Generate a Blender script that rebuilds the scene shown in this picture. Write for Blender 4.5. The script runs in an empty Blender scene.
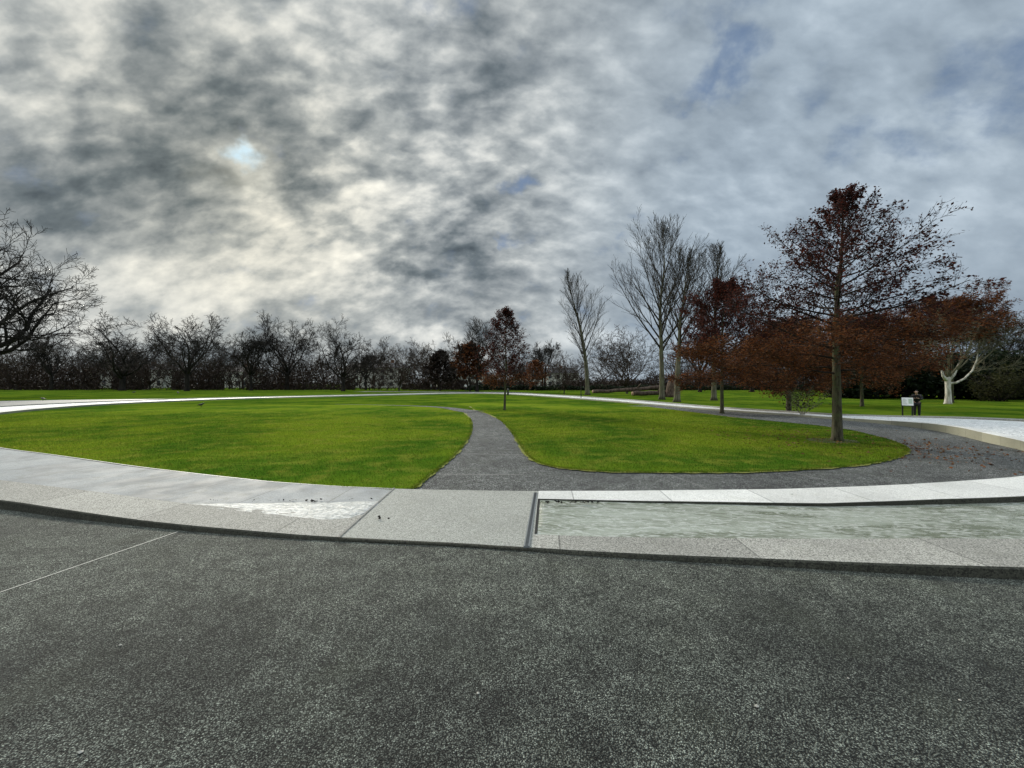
import bpy, math, random
import numpy as np
from mathutils import Vector, Matrix, noise as mnoise
random.seed(7); R = math.radians
scene = bpy.context.scene
COL = scene.collection
F, H, HOR, CX = 385.0, 1.6, 384.0, 512.0
def P(x, y, z=0.0):
    Y = (H - z) * F / (y - HOR)
    return Vector(((x - CX) / F * Y, Y, z))
def PX(x, Y, z=0.0): return Vector(((x - CX) / F * Y, Y, z))
def sm(a, b, t):
    t = max(0.0, min(1.0, (t - a) / (b - a))); return t * t * (3 - 2 * t)
def terrain(x, y):
    return -0.38 * sm(18.2, 23.5, x) * (1 - sm(48, 75, y)) * sm(-6, 4, y)

# ------------------------------------------------------------------ helpers
class MB:
    def __init__(s): s.v = []; s.f = []; s.m = []; s.uv = None
    def tube(s, pts, rad, n=6, cap=True, m=0):
        k = len(pts); base = len(s.v)
        ref = Vector((0.31, 0.17, 0.93))
        for i in range(k):
            a = pts[max(0, i-1)]; b = pts[min(k-1, i+1)]
            d = (b - a)
            if d.length < 1e-6: d = Vector((0, 0, 1))
            d.normalize()
            u = d.cross(ref)
            if u.length < 0.08: u = d.cross(Vector((1, 0, 0)))
            u.normalize(); w = d.cross(u)
            for j in range(n):
                t = 2 * math.pi * j / n
                s.v.append(pts[i] + (u * math.cos(t) + w * math.sin(t)) * rad[i])
        for i in range(k-1):
            for j in range(n):
                a = base + i*n + j; b = base + i*n + (j+1) % n
                s.f.append((a, b, b+n, a+n)); s.m.append(m)
        if cap:
            s.f.append(tuple(base + (k-1)*n + j for j in range(n))); s.m.append(m)
            s.f.append(tuple(base + n-1-j for j in range(n))); s.m.append(m)
    def box(s, c, d, rz=0, m=0, rot=None):
        b = len(s.v); M = rot if rot else Matrix.Rotation(rz, 3, 'Z')
        for i in range(8):
            p = Vector((d[0]*(.5 if i & 1 else -.5), d[1]*(.5 if i & 2 else -.5), d[2]*(.5 if i & 4 else -.5)))
            s.v.append(M @ p + Vector(c))
        for f in ((0,2,3,1),(4,5,7,6),(0,1,5,4),(2,6,7,3),(0,4,6,2),(1,3,7,5)):
            s.f.append(tuple(b+i for i in f)); s.m.append(m)
    def quad(s, a, b, c, d, m=0):
        k = len(s.v); s.v += [a, b, c, d]; s.f.append((k, k+1, k+2, k+3)); s.m.append(m)
    def poly(s, pts, m=0):
        k = len(s.v); s.v += pts; s.f.append(tuple(range(k, k+len(pts)))); s.m.append(m)
    def mesh(s, name, mats, smooth=True):
        me = bpy.data.meshes.new(name)
        me.from_pydata([tuple(p) for p in s.v], [], s.f)
        for m in (mats if isinstance(mats, (list, tuple)) else [mats]): me.materials.append(m)
        if isinstance(mats, (list, tuple)) and len(mats) > 1: me.polygons.foreach_set('material_index', s.m)
        me.polygons.foreach_set('use_smooth', [smooth]*len(s.f))
        if s.uv:
            l = me.uv_layers.new(name='UVMap')
            for p in me.polygons:
                for li in p.loop_indices: l.data[li].uv = s.uv[me.loops[li].vertex_index]
        me.update(); return me
    def build(s, name, mats, parent=None, smooth=True):
        o = bpy.data.objects.new(name, s.mesh(name, mats, smooth)); COL.objects.link(o)
        if parent: o.parent = parent
        return o
def tag(o, label=None, cat=None, group=None, kind=None):
    if label: o['label'] = label
    if cat: o['category'] = cat
    if group: o['group'] = group
    if kind: o['kind'] = kind
    return o
def empty(name, loc=(0, 0, 0), label=None, cat=None, group=None, rz=0):
    o = bpy.data.objects.new(name, None); COL.objects.link(o); o.location = loc
    o.rotation_euler = (0, 0, rz); o.empty_display_size = .2
    return tag(o, label, cat, group)
def copy_tree(o, parent=None):
    c = o.copy(); COL.objects.link(c); c.parent = parent
    for ch in [x for x in bpy.data.objects if x.parent == o]: copy_tree(ch, c)
    return c

# ------------------------------------------------------------------ materials
class NT:
    def __init__(s, nt): s.nt = nt; s.nodes = nt.nodes
    def n(s, t, **kw):
        o = s.nodes.new(t)
        for k, v in kw.items():
            if k[0] == '_':
                key = k[1:]; key = int(key) if key.isdigit() else key
                if isinstance(v, bpy.types.NodeSocket): s.nt.links.new(v, o.inputs[key])
                else: o.inputs[key].default_value = v
            else: setattr(o, k, v)
        return o
    def L(s, a, b): s.nt.links.new(a, b)
    def math(s, op, a, b=0.0, c=None, clamp=False):
        o = s.nodes.new('ShaderNodeMath'); o.operation = op; o.use_clamp = clamp
        for i, v in enumerate((a, b) if c is None else (a, b, c)):
            if isinstance(v, bpy.types.NodeSocket): s.L(v, o.inputs[i])
            else: o.inputs[i].default_value = v
        return o.outputs[0]
    def noise(s, vec, scale, detail=4, rough=.55, dist=0):
        o = s.n('ShaderNodeTexNoise', _Scale=scale, _Detail=detail, _Roughness=rough, _Distortion=dist)
        if vec is not None: s.L(vec, o.inputs['Vector'])
        return o
    def ramp(s, fac, stops):
        o = s.nodes.new('ShaderNodeValToRGB'); cr = o.color_ramp
        while len(cr.elements) < len(stops): cr.elements.new(.5)
        for e, (p, c) in zip(cr.elements, stops):
            e.position = p; e.color = (c, c, c, 1) if isinstance(c, (int, float)) else (*c, 1)
        s.L(fac, o.inputs[0]); return o.outputs[0]
    def mix(s, fac, a, b, mode='MIX'):
        o = s.nodes.new('ShaderNodeMix'); o.data_type = 'RGBA'; o.blend_type = mode
        for i, v in ((0, fac), (6, a), (7, b)):
            if isinstance(v, bpy.types.NodeSocket): s.L(v, o.inputs[i])
            elif i == 0: o.inputs[0].default_value = v
            else: o.inputs[i].default_value = (*v, 1) if len(v) == 3 else v
        return o.outputs[2]
    def mr(s, v, a, b, c=0., d=1., interp='SMOOTHSTEP'):
        o = s.n('ShaderNodeMapRange', interpolation_type=interp); s.L(v, o.inputs[0])
        for i, x in enumerate((a, b, c, d)): o.inputs[i+1].default_value = x
        return o.outputs[0]
def newmat(name):
    m = bpy.data.materials.new(name); m.use_nodes = True
    t = NT(m.node_tree); b = m.node_tree.nodes['Principled BSDF']
    return m, t, b
def objco(t, scale=(1, 1, 1)):
    tc = t.n('ShaderNodeTexCoord'); mp = t.n('ShaderNodeMapping', _Scale=scale); t.L(tc.outputs['Object'], mp.inputs[0]); return mp.outputs[0]
def geo(t): return t.n('ShaderNodeNewGeometry')
def plain(name, col, rough=.7, var=.15, scale=20, spec=.5, metal=0):
    m, t, b = newmat(name)
    nz = t.noise(objco(t), scale, 4)
    t.L(t.mix(nz.outputs[0], tuple(c*(1-var) for c in col), tuple(min(1, c*(1+var)) for c in col)), b.inputs['Base Color'])
    b.inputs['Roughness'].default_value = rough; b.inputs['Specular IOR Level'].default_value = spec
    b.inputs['Metallic'].default_value = metal
    return m

def mat_asphalt(name, dark, light, fine, pale_band=False):
    m, t, b = newmat(name)
    pos = geo(t).outputs['Position']
    v = t.n('ShaderNodeTexVoronoi', _Scale=fine, _Randomness=1.0); t.L(pos, v.inputs['Vector'])
    v2 = t.n('ShaderNodeTexVoronoi', _Scale=fine*.42, _Randomness=1.0); t.L(pos, v2.inputs['Vector'])
    sep = t.n('ShaderNodeSeparateColor'); t.L(v.outputs['Color'], sep.inputs[0])
    sep2 = t.n('ShaderNodeSeparateColor'); t.L(v2.outputs['Color'], sep2.inputs[0])
    big = t.noise(pos, .55, 5, .6).outputs[0]
    mid = t.noise(pos, 4.5, 5, .65).outputs[0]
    base = t.mix(t.mr(big, .36, .64), dark, light)
    if pale_band:   # paler band along the foot of the kerb
        s_ = t.n('ShaderNodeSeparateXYZ'); t.L(pos, s_.inputs[0])
        wv_ = t.math('ADD', s_.outputs[1], t.math('MULTIPLY', t.math('SUBTRACT', t.noise(pos, 1.3, 5, .65).outputs[0], .5), 2.2))
        base = t.mix(t.mr(wv_, 2.1, 3.3, 0, .8), base, (.30, .325, .275))
    c1 = t.ramp(sep.outputs[0], [(0, .28), (.35, .65), (.7, 1.08), (.88, 1.5), (.96, 1.95), (1, 2.5)])
    c2 = t.ramp(sep2.outputs[1], [(0, .68), (.6, 1.0), (1, 1.3)])
    col = t.mix(1, base, c1, 'MULTIPLY'); col = t.mix(1, col, c2, 'MULTIPLY')
    col = t.mix(1, col, t.ramp(mid, [(.3, .55), (.5, .95), (.72, 1.35)]), 'MULTIPLY')
    gap = t.mr(v.outputs['Distance'], .32, .60, 1.0, .12)
    col = t.mix(1, col, t.ramp(gap, [(0, 0.0), (1, 1.0)]), 'MULTIPLY')
    damp = t.mr(t.noise(pos, .8, 6, .7, .4).outputs[0], .52, .66, 0, .42)
    col = t.mix(damp, col, (.035, .037, .034))
    # mossy tint patches, fallen leaf litter staining
    moss = t.mr(t.noise(pos, 1.7, 4).outputs[0], .5, .72, 0, .35)
    col = t.mix(t.math('MULTIPLY', moss, .5), col, (.075, .085, .055), 'MIX')
    t.L(col, b.inputs['Base Color'])
    b.inputs['Roughness'].default_value = .85; b.inputs['Specular IOR Level'].default_value = .3
    h = t.math('ADD', t.math('MULTIPLY', v.outputs['Distance'], -1.0), t.math('MULTIPLY', mid, .7))
    h = t.math('ADD', h, t.math('MULTIPLY', sep.outputs[1], .5))
    bp = t.n('ShaderNodeBump', _Strength=1.0, _Distance=.011, _Height=h)
    t.L(bp.outputs[0], b.inputs['Normal'])
    return m
M = {}
M['asphalt'] = mat_asphalt('asphalt', (.125, .137, .120), (.225, .25, .215), 135, True)
M['path'] = mat_asphalt('path_tarmac', (.25, .26, .252), (.34, .355, .34), 95)

def mat_grass(name, blade=False, dim=1.0):
    m, t, b = newmat(name)
    g = geo(t); pos = g.outputs['Position']
    big = t.noise(pos, .22, 4).outputs[0]; mid = t.noise(pos, 1.6, 5, .65).outputs[0]
    mp = t.n('ShaderNodeMapping', _Scale=(.25, 1.6, 1)); t.L(pos, mp.inputs[0])
    st = t.noise(mp.outputs[0], 1.0, 4, .6).outputs[0]
    fine = t.noise(pos, 55, 3, .7).outputs[0]
    col = t.mix(t.mr(big, .40, .60), (.050, .112, .009), (.135, .195, .014))
    col = t.mix(t.mr(mid, .45, .68, 0, .75), col, (.165, .19, .026))
    col = t.mix(t.mr(st, .55, .75, 0, .6), col, (.19, .235, .03))
    col = t.mix(1, col, t.ramp(fine, [(.25, .35), (.5, 1.0), (.75, 1.6)]), 'MULTIPLY')
    if blade:
        rnd = g.outputs['Random Per Island']
        col = t.mix(1, col, t.ramp(rnd, [(0, (.7, .75, .6)), (.7, (1.1, 1.1, 1.0)), (1, (2.0, 1.5, 1.6))]), 'MULTIPLY')
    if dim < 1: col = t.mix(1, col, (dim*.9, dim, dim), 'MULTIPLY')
    t.L(col, b.inputs['Base Color'])
    b.inputs['Roughness'].default_value = .8; b.inputs['Specular IOR Level'].default_value = .15
    if not blade:
        b.inputs['Specular IOR Level'].default_value = 0.0
        bp = t.n('ShaderNodeBump', _Strength=.8, _Distance=.02, _Height=t.math('ADD', t.math('MULTIPLY', fine, .6), t.math('MULTIPLY', mid, .8)))
        t.L(bp.outputs[0], b.inputs['Normal'])
    else:
        tr = t.n('ShaderNodeBsdfTranslucent'); t.L(col, tr.inputs[0])
        ad = t.n('ShaderNodeMixShader', _Fac=.5); t.L(b.outputs[0], ad.inputs[1]); t.L(tr.outputs[0], ad.inputs[2])
        t.L(ad.outputs[0], t.nodes['Material Output'].inputs[0])
    return m
M['grass'] = mat_grass('grass_turf'); M['blade'] = mat_grass('grass_blade', True); M['grass_outer_shaded'] = mat_grass('park_grass_shaded', False, .72)  # outer turf darkened: tree shade painted into its colour

def mat_granite(name, base, rough=.45, joints=None, speck=.35, stain=.35, wet=False, fine=260, spec=.25):
    m, t, b = newmat(name)
    pos = geo(t).outputs['Position']
    uv = t.n('ShaderNodeTexCoord').outputs['UV']
    v = t.n('ShaderNodeTexVoronoi', _Scale=fine); t.L(pos, v.inputs['Vector'])
    sp = t.n('ShaderNodeSeparateColor'); t.L(v.outputs['Color'], sp.inputs[0])
    f = t.ramp(sp.outputs[0], [(0, 1-speck*1.2), (.5, 1.0), (.85, 1+speck*.5), (1, 1+speck)])
    col = t.mix(1, base, f, 'MULTIPLY')
    big = t.noise(pos, 1.1, 6, .6).outputs[0]
    col = t.mix(t.mr(big, .42, .72, 0, stain), col, tuple(c*.55 for c in base))
    wz = t.noise(pos, 5.5, 5, .7, .6).outputs[0]
    col = t.mix(t.mr(wz, .5, .75, 0, stain*.8), col, tuple(c*.6 for c in (base[0], base[1], base[2]*.85)))
    if joints:
        s = t.n('ShaderNodeSeparateXYZ'); t.L(uv, s.inputs[0])
        fr = t.math('FRACT', t.math('DIVIDE', s.outputs[0], joints))
        j = t.math('MULTIPLY', t.math('LESS_THAN', fr, .012/joints*1.2), .62)
        col = t.mix(j, col, (.06, .06, .055))
        # every slab its own shade
        cell = t.math('FLOOR', t.math('DIVIDE', s.outputs[0], joints))
        wn = t.n('ShaderNodeTexWhiteNoise', noise_dimensions='1D'); t.L(cell, wn.inputs['W'])
        col = t.mix(1, col, t.ramp(wn.outputs[0], [(0, .86), (1, 1.08)]), 'MULTIPLY')
    t.L(col, b.inputs['Base Color'])
    if wet:
        rr = t.mr(t.noise(pos, 1.8, 5, .6).outputs[0], .4, .6, rough*.94, rough*1.06)
        t.L(rr, b.inputs['Roughness'])
    else: b.inputs['Roughness'].default_value = rough
    b.inputs['Specular IOR Level'].default_value = spec
    bp = t.n('ShaderNodeBump', _Strength=.35, _Distance=.004, _Height=t.math('ADD', wz, sp.outputs[1]))
    t.L(bp.outputs[0], b.inputs['Normal'])
    return m
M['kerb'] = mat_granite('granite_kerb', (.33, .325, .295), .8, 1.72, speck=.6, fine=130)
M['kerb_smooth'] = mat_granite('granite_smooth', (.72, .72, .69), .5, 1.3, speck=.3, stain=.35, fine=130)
M['bed'] = mat_granite('granite_wet_bed', (.27, .29, .30), .72, 1.15, speck=.25, stain=.85, wet=True, fine=130)
M['bridge'] = mat_granite('granite_bridge', (.34, .345, .315), .8, 2.6, speck=.45, stain=.35, fine=130)
M['dirty_shaded_face'] = mat_granite('granite_weathered_shaded_face', (.05, .05, .038), .8, None, speck=.6, stain=.7, fine=90)  # weathered stone, with shade under the kerb edges painted into the colour
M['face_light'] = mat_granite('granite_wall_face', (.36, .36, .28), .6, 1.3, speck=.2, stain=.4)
M['gap'] = plain('gap_shade', (.012, .012, .01), .9)  # near-black shade colour for the strip beside the crossing
M['joint'] = plain('joint_filler', (.46, .46, .42), .7, .3)
M['joint_dark'] = plain('joint_seam', (.19, .19, .18), .8, .3)
M['slot'] = plain('drain_slot', (.07, .075, .075), .7)
M['steel'] = plain('drain_steel', (.17, .185, .19), .6, .2, 60)

def mat_water(name, rapid=False):
    m, t, b = newmat(name)
    uv = t.n('ShaderNodeTexCoord').outputs['UV']
    mp = t.n('ShaderNodeMapping', _Scale=(.55, 2.2, 1)); t.L(uv, mp.inputs[0]); q = mp.outputs[0]
    n1 = t.noise(q, .95, 6, .62, 1.2).outputs[0]
    mp2 = t.n('ShaderNodeMapping', _Scale=(1.6, 4.6, 1)); t.L(uv, mp2.inputs[0])
    n2 = t.noise(mp2.outputs[0], 3.0, 6, .7, 1.6).outputs[0]
    n3 = t.noise(uv, 22, 4, .7, .5).outputs[0]
    if rapid:
        col = t.mix(t.mr(t.math('ADD', t.math('MULTIPLY', n2, .6), t.math('MULTIPLY', n3, .4)), .40, .60), (.30, .32, .31), (.70, .71, .69)) if name[0] == 'b' else t.mix(t.mr(n2, .36, .56), (.30, .32, .32), (.92, .93, .92))
        hh = t.math('ADD', t.math('MULTIPLY', n2, 1.0), t.math('MULTIPLY', n3, .5)); dist = .05
    else:
        col = t.mix(t.mr(n1, .36, .62), (.18, .20, .145), (.38, .41, .35))
        col = t.mix(t.mr(n2, .47, .60, 0, .72), col, (.58, .60, .56))
        col = t.mix(t.mr(n3, .5, .8, 0, .35), col, (.12, .13, .10))
        hh = t.math('ADD', t.math('MULTIPLY', n2, .8), t.math('MULTIPLY', n3, .3)); dist = .028
    t.L(col, b.inputs['Base Color']); b.inputs['Roughness'].default_value = .4 if rapid else .1; b.inputs['IOR'].default_value = 1.33
    bp = t.n('ShaderNodeBump', _Strength=.8, _Distance=dist, _Height=hh); t.L(bp.outputs[0], b.inputs['Normal'])
    return m
M['white_water'] = mat_water('white_water', True); M['water'] = mat_water('flowing_water'); M['rapid'] = mat_water('broken_water', True)

def mat_bark(name, dark, light, scale=7, lichen=None):
    m, t, b = newmat(name)
    q = objco(t, (1, 1, .22))
    n1 = t.noise(q, scale, 6, .7, .4).outputs[0]
    col = t.mix(t.mr(n1, .35, .65), dark, light)
    if lichen:
        n2 = t.noise(objco(t), 3.2, 5, .65).outputs[0]; col = t.mix(t.mr(n2, .48, .62, 0, .8), col, lichen)
    t.L(col, b.inputs['Base Color']); b.inputs['Roughness'].default_value = .9; b.inputs['Specular IOR Level'].default_value = .2
    bp = t.n('ShaderNodeBump', _Strength=.9, _Distance=.03, _Height=n1); t.L(bp.outputs[0], b.inputs['Normal'])
    return m
M['bark_dark'] = mat_bark('bark_dark', (.012, .010, .009), (.032, .027, .022), 3)
M['bark_plane'] = mat_bark('bark_plane', (.030, .026, .020), (.075, .066, .05), 3)
M['bark_oak'] = mat_bark('bark_oak', (.035, .032, .02), (.11, .10, .065), 14, (.085, .10, .045))
M['twig_oak'] = mat_bark('twig_oak', (.018, .013, .011), (.04, .03, .024), 10)
M['bark_poplar'] = mat_bark('bark_poplar', (.06, .056, .038), (.17, .155, .11), 5, (.11, .12, .06))
M['twig_poplar'] = mat_bark('twig_poplar', (.020, .017, .012), (.042, .036, .026), 4)
M['bark_birch'] = mat_bark('bark_birch', (.30, .28, .23), (.74, .72, .66), 5)
M['twig_birch'] = mat_bark('twig_birch', (.09, .085, .055), (.22, .2, .14), 4)
M['twig_brown'] = mat_bark('twig_brown', (.022, .016, .012), (.055, .037, .025), 1)
M['log'] = mat_bark('log_bark', (.035, .022, .017), (.13, .095, .07), 5)
M['cutwood'] = plain('cut_wood', (.28, .18, .11), .8, .3, 12)
def mat_leaf(name, cols, trans=.45):
    m, t, b = newmat(name)
    g = geo(t); rnd = g.outputs['Random Per Island']
    st = [(i/(len(cols)-1), c) for i, c in enumerate(cols)]
    col = t.ramp(rnd, st)
    nz = t.noise(objco(t), 1.3, 3).outputs[0]
    col = t.mix(1, col, t.ramp(nz, [(.3, .6), (.7, 1.35)]), 'MULTIPLY')
    t.L(col, b.inputs['Base Color']); b.inputs['Roughness'].default_value = .7; b.inputs['Specular IOR Level'].default_value = .2
    tr = t.n('ShaderNodeBsdfTranslucent'); t.L(col, tr.inputs[0])
    mx = t.n('ShaderNodeMixShader', _Fac=trans); t.L(b.outputs[0], mx.inputs[1]); t.L(tr.outputs[0], mx.inputs[2])
    t.L(mx.outputs[0], t.nodes['Material Output'].inputs[0]); return m
M['leaf_red'] = mat_leaf('leaf_dark_red', [(.016, .007, .008), (.05, .015, .012), (.10, .026, .016), (.03, .010, .010)])
M['leaf_orange'] = mat_leaf('leaf_orange', [(.020, .009, .006), (.11, .036, .013), (.24, .080, .026), (.04, .015, .008), (.19, .09, .04), (.025, .011, .008)])
M['leaf_olive'] = mat_leaf('leaf_olive', [(.02, .022, .008), (.05, .05, .018), (.035, .04, .014)])
M['leaf_evergreen'] = mat_leaf('leaf_evergreen', [(.008, .014, .007), (.014, .024, .010), (.02, .03, .012)], .15)
M['brush'] = mat_leaf('brush_brown', [(.010, .007, .006), (.026, .016, .012), (.018, .013, .010), (.036, .021, .014)], .2)
M['litter'] = mat_leaf('leaf_litter', [(.10, .04, .02), (.22, .09, .035), (.06, .03, .02), (.28, .17, .08)], .2)

# ------------------------------------------------------------------ world / light / camera
SUN = Vector((-277, 385, 229)).normalized()
elev = math.asin(SUN.z); azim = math.atan2(SUN.x, SUN.y)
w = bpy.data.worlds.new('World'); scene.world = w; w.use_nodes = True
t = NT(w.node_tree); bg = w.node_tree.nodes['Background']
sky = t.n('ShaderNodeTexSky'); sky.sky_type = 'NISHITA'; sky.sun_disc = False
sky.sun_elevation = elev; sky.sun_rotation = azim; sky.air_density = 1.0; sky.dust_density = .6
dirv = t.n('ShaderNodeTexCoord').outputs['Generated']
sp = t.n('ShaderNodeSeparateXYZ'); t.L(dirv, sp.inputs[0])
zc = t.math('MAXIMUM', sp.outputs[2], 0.0)
den = t.math('ADD', zc, .75)
cb = t.n('ShaderNodeCombineXYZ'); t.L(t.math('DIVIDE', sp.outputs[0], den), cb.inputs[0]); t.L(t.math('DIVIDE', sp.outputs[1], den), cb.inputs[1])
pl = cb.outputs[0]
rot = t.n('ShaderNodeMapping', _Rotation=(0, 0, R(35)), _Scale=(1, 1.3, 1)); t.L(pl, rot.inputs[0]); pr = rot.outputs[0]
nA = t.noise(pr, 2.7, 9, .58, 0.0).outputs[0]       # big masses
nB0 = t.noise(pr, 9.5, 7, .58, 0.0).outputs[0]
rg0 = t.math('ABSOLUTE', t.math('MULTIPLY_ADD', t.noise(pr, 7.0, 6, .56, 0.0).outputs[0], 2.0, -1.0))
nB = t.math('ADD', nB0, t.math('MULTIPLY', t.math('SUBTRACT', .14, rg0), .55))         # wisps
rot2 = t.n('ShaderNodeMapping', _Rotation=(0, 0, R(-38)), _Scale=(1.0, 2.0, 1)); t.L(pl, rot2.inputs[0])
nC = t.noise(rot2.outputs[0], 15, 4, .5, .15).outputs[0]     # ripples
# blobs in direction space, edges broken by noise
wn = t.noise(dirv, 5.5, 5, .6)
wv = t.n('ShaderNodeVectorMath', operation='SUBTRACT', _1=(.5, .5, .5)); t.L(wn.outputs['Color'], wv.inputs[0])
ws = t.n('ShaderNodeVectorMath', operation='SCALE', _Scale=.22); t.L(wv.outputs[0], ws.inputs[0])
wd = t.n('ShaderNodeVectorMath', operation='ADD'); t.L(dirv, wd.inputs[0]); t.L(ws.outputs[0], wd.inputs[1])
def blob(px, py, rad, kz, warp=True):
    c = Vector((px - CX, F, HOR - py)).normalized()
    a = t.n('ShaderNodeVectorMath', operation='SUBTRACT', _1=tuple(c)); t.L(wd.outputs[0] if warp else dirv, a.inputs[0])
    m_ = t.n('ShaderNodeVectorMath', operation='MULTIPLY', _1=(1, 1, kz)); t.L(a.outputs[0], m_.inputs[0])
    l = t.n('ShaderNodeVectorMath', operation='LENGTH'); t.L(m_.outputs[0], l.inputs[0])
    return t.mr(l.outputs['Value'], rad, 0, 0, 1)
dark = None
for px, py, rad, kz, wgt in [(265, 115, .20, 1.2, .14), (160, 160, .16, 1.9, .14), (50, 185, .22, 2.2, .11), (300, 202, .14, 2.4, .19), (205, 130, .10, 1.6, .08),
        (350, 232, .17, 3.0, .14), (450, 252, .19, 2.6, .16), (405, 281, .14, 4.0, .20), (90, 235, .2, 2.6, .05), (400, 120, .22, 1.8, .06), (90, 60, .28, 1.6, .04),
        (610, 285, .3, 2.0, .05), (560, 200, .25, 2.0, .03), (200, 345, .5, 5, .05), (480, 330, .2, 5, .06), (480, 95, .22, 2, .05), (960, 330, .4, 3, .05)]:
    b_ = t.math('MULTIPLY', blob(px, py, rad, kz), wgt); dark = b_ if dark is None else t.math('ADD', dark, b_)
brt = None
for px, py, rad, kz, wgt in [(236, 172, .18, 1.5, .075), (200, 275, .42, 2.6, .08), (560, 110, .3, 1.6, .03), (420, 335, .18, 4.5, .12), (190, 330, .14, 5, .08), (30, 290, .3, 2.5, .05),
        (850, 220, .6, 1.8, .03), (420, 30, .4, 1.5, .05), (150, 30, .3, 1.6, .03), (560, 340, .2, 5, .06), (430, 190, .18, 2, .06), (340, 60, .2, 1.6, .05)]:
    b_ = t.math('MULTIPLY', blob(px, py, rad, kz), wgt); brt = b_ if brt is None else t.math('ADD', brt, b_)
v_ = t.math('ADD', t.math('MULTIPLY', nA, .72), t.math('MULTIPLY', nB, .28))
v_ = t.math('ADD', v_, t.math('MULTIPLY', t.math('SUBTRACT', nC, .5), t.mr(zc, .0, .45, .08, .55)))
# right side of the sky is calmer
calm = t.mr(sp.outputs[0], -.15, .35, 1.0, .36)
v_ = t.math('MULTIPLY_ADD', t.math('MULTIPLY', t.math('SUBTRACT', v_, .5), 1.25), calm, .525)
v_ = t.math('SUBTRACT', t.math('ADD', v_, brt), dark)
cloud = t.ramp(v_, [(.20, (.058, .074, .088)), (.34, (.12, .145, .162)), (.45, (.215, .24, .255)), (.55, (.34, .365, .37)), (.65, (.52, .535, .52)), (.80, (.76, .76, .71))])
warm = t.math('MULTIPLY', blob(238, 195, .5, 1.0, False), .55)
cloud = t.mix(warm, cloud, (1.12, 1.03, .84), 'MULTIPLY')
glow = t.math('MULTIPLY', t.math('POWER', blob(237, 172, .13, 1.3), 1.4), .20)
gc = t.n('ShaderNodeVectorMath', operation='SCALE', _0=(1.0, .92, .70)); t.L(glow, gc.inputs['Scale'])
cl2 = t.n('ShaderNodeVectorMath', operation='ADD'); t.L(cloud, cl2.inputs[0]); t.L(gc.outputs[0], cl2.inputs[1])
cloud = t.mix(t.math('MULTIPLY', blob(233, 154, .06, 2.0), t.mr(nB, .38, .56, .25, .9)), cl2.outputs[0], (.52, .72, .84))
# bluish thin veil right / top, plus gaps of blue
veil = t.math('MULTIPLY', t.mr(sp.outputs[0], -.1, .5), .66)
cloud = t.mix(veil, cloud, (.80, .97, 1.20), 'MULTIPLY')
bl = None
for px, py, rad, kz, wgt in [(715, 78, .11, 3.0, .24), (760, 40, .25, 1.8, .14), (520, 188, .10, 3.6, .26), (498, 236, .07, 3., .30), (625, 228, .05, 3.5, .22),
        (980, 125, .26, 3.2, .18), (450, 8, .18, 2.0, .20), (640, 15, .12, 2, .14), (1000, 60, .3, 2, .12)]:
    b_ = t.math('MULTIPLY', blob(px, py, rad, kz), wgt); bl = b_ if bl is None else t.math('ADD', bl, b_)
hole = t.mr(t.math('ADD', bl, t.math('MULTIPLY', t.math('SUBTRACT', .5, nB), .8)), .06, .42, 0, .72)
skyc = t.mix(1, sky.outputs[0], (.55, .60, .70), 'MULTIPLY')
sc10 = t.n('ShaderNodeVectorMath', operation='SCALE', _Scale=10.0); t.L(cloud, sc10.inputs[0])
blue = t.n('ShaderNodeVectorMath', operation='SCALE', _Scale=10.0, _0=(.105, .17, .29))
bluemix = t.mix(.35, blue.outputs[0], skyc)
fin = t.mix(hole, sc10.outputs[0], bluemix)
# added fill: unseen sky behind the camera and overhead is boosted
back = t.math('MULTIPLY', t.mr(sp.outputs[1], .25, -.5, 1.0, 1.5), t.mr(sp.outputs[2], .74, .97, 1.0, 3.4))
bk = t.n('ShaderNodeVectorMath', operation='SCALE'); t.L(fin, bk.inputs[0]); t.L(back, bk.inputs['Scale'])
t.L(bk.outputs[0], bg.inputs[0]); bg.inputs[1].default_value = .1

sl = bpy.data.lights.new('sun', 'SUN'); sl.energy = 2.5; sl.angle = R(9); sl.color = (1, .93, .8)
so = bpy.data.objects.new('sun', sl); COL.objects.link(so); so.rotation_euler = SUN.to_track_quat('Z', 'Y').to_euler()
cam = bpy.data.cameras.new('camera'); cam.sensor_width = 36; cam.lens = F / 1024 * 36; cam.clip_end = 5000; cam.clip_start = .05
co = bpy.data.objects.new('camera', cam); COL.objects.link(co); co.location = (0, 0, H); co.rotation_euler = (R(90), 0, 0); scene.camera = co
vs = scene.view_settings; vs.view_transform = 'Standard'; vs.look = 'None'; vs.exposure = 0.38; vs.gamma = 1

# ------------------------------------------------------------------ ring curves
def interp(pts, x):
    if x <= pts[0][0]: return pts[0][1]
    for (a, b), (c, d) in zip(pts, pts[1:]):
        if x <= c: return b + (d - b) * (x - a) / (c - a)
    return pts[-1][1]
hoX = [(-9, .13), (-6.5, .115), (-5.2, .095), (-4.4, .07), (-3.2, .06), (-2.5, .05), (-1.8, .04), (0, .035), (.9, .045), (2, .058), (2.7, .07), (4.2, .097), (7, .13)]
hiX = [(-9, .06), (-1.6, .045), (.4, .045), (2, .055), (4, .07), (6, .10), (9, .13)]
Opx = [(0, 509.5), (64, 518.3), (125, 525.4), (187, 531.6), (256, 537), (300, 540), (375, 543.7), (456, 547.5), (520, 551.5), (620, 559), (720, 564.5), (776, 567.5), (868, 573), (943, 577), (1024, 580.5)]
Ipx = [(0, 447.5), (62, 455), (125, 464.5), (200, 473.5), (275, 481.5), (337, 485.7), (405, 488.7), (456, 489.6), (520, 490.5), (620, 490.5), (705, 489.5), (776, 488.8), (868, 485.5), (943, 481), (1024, 475)]
Ow = [P(x, y).xy for x, y in Opx]
Iw = []
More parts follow.
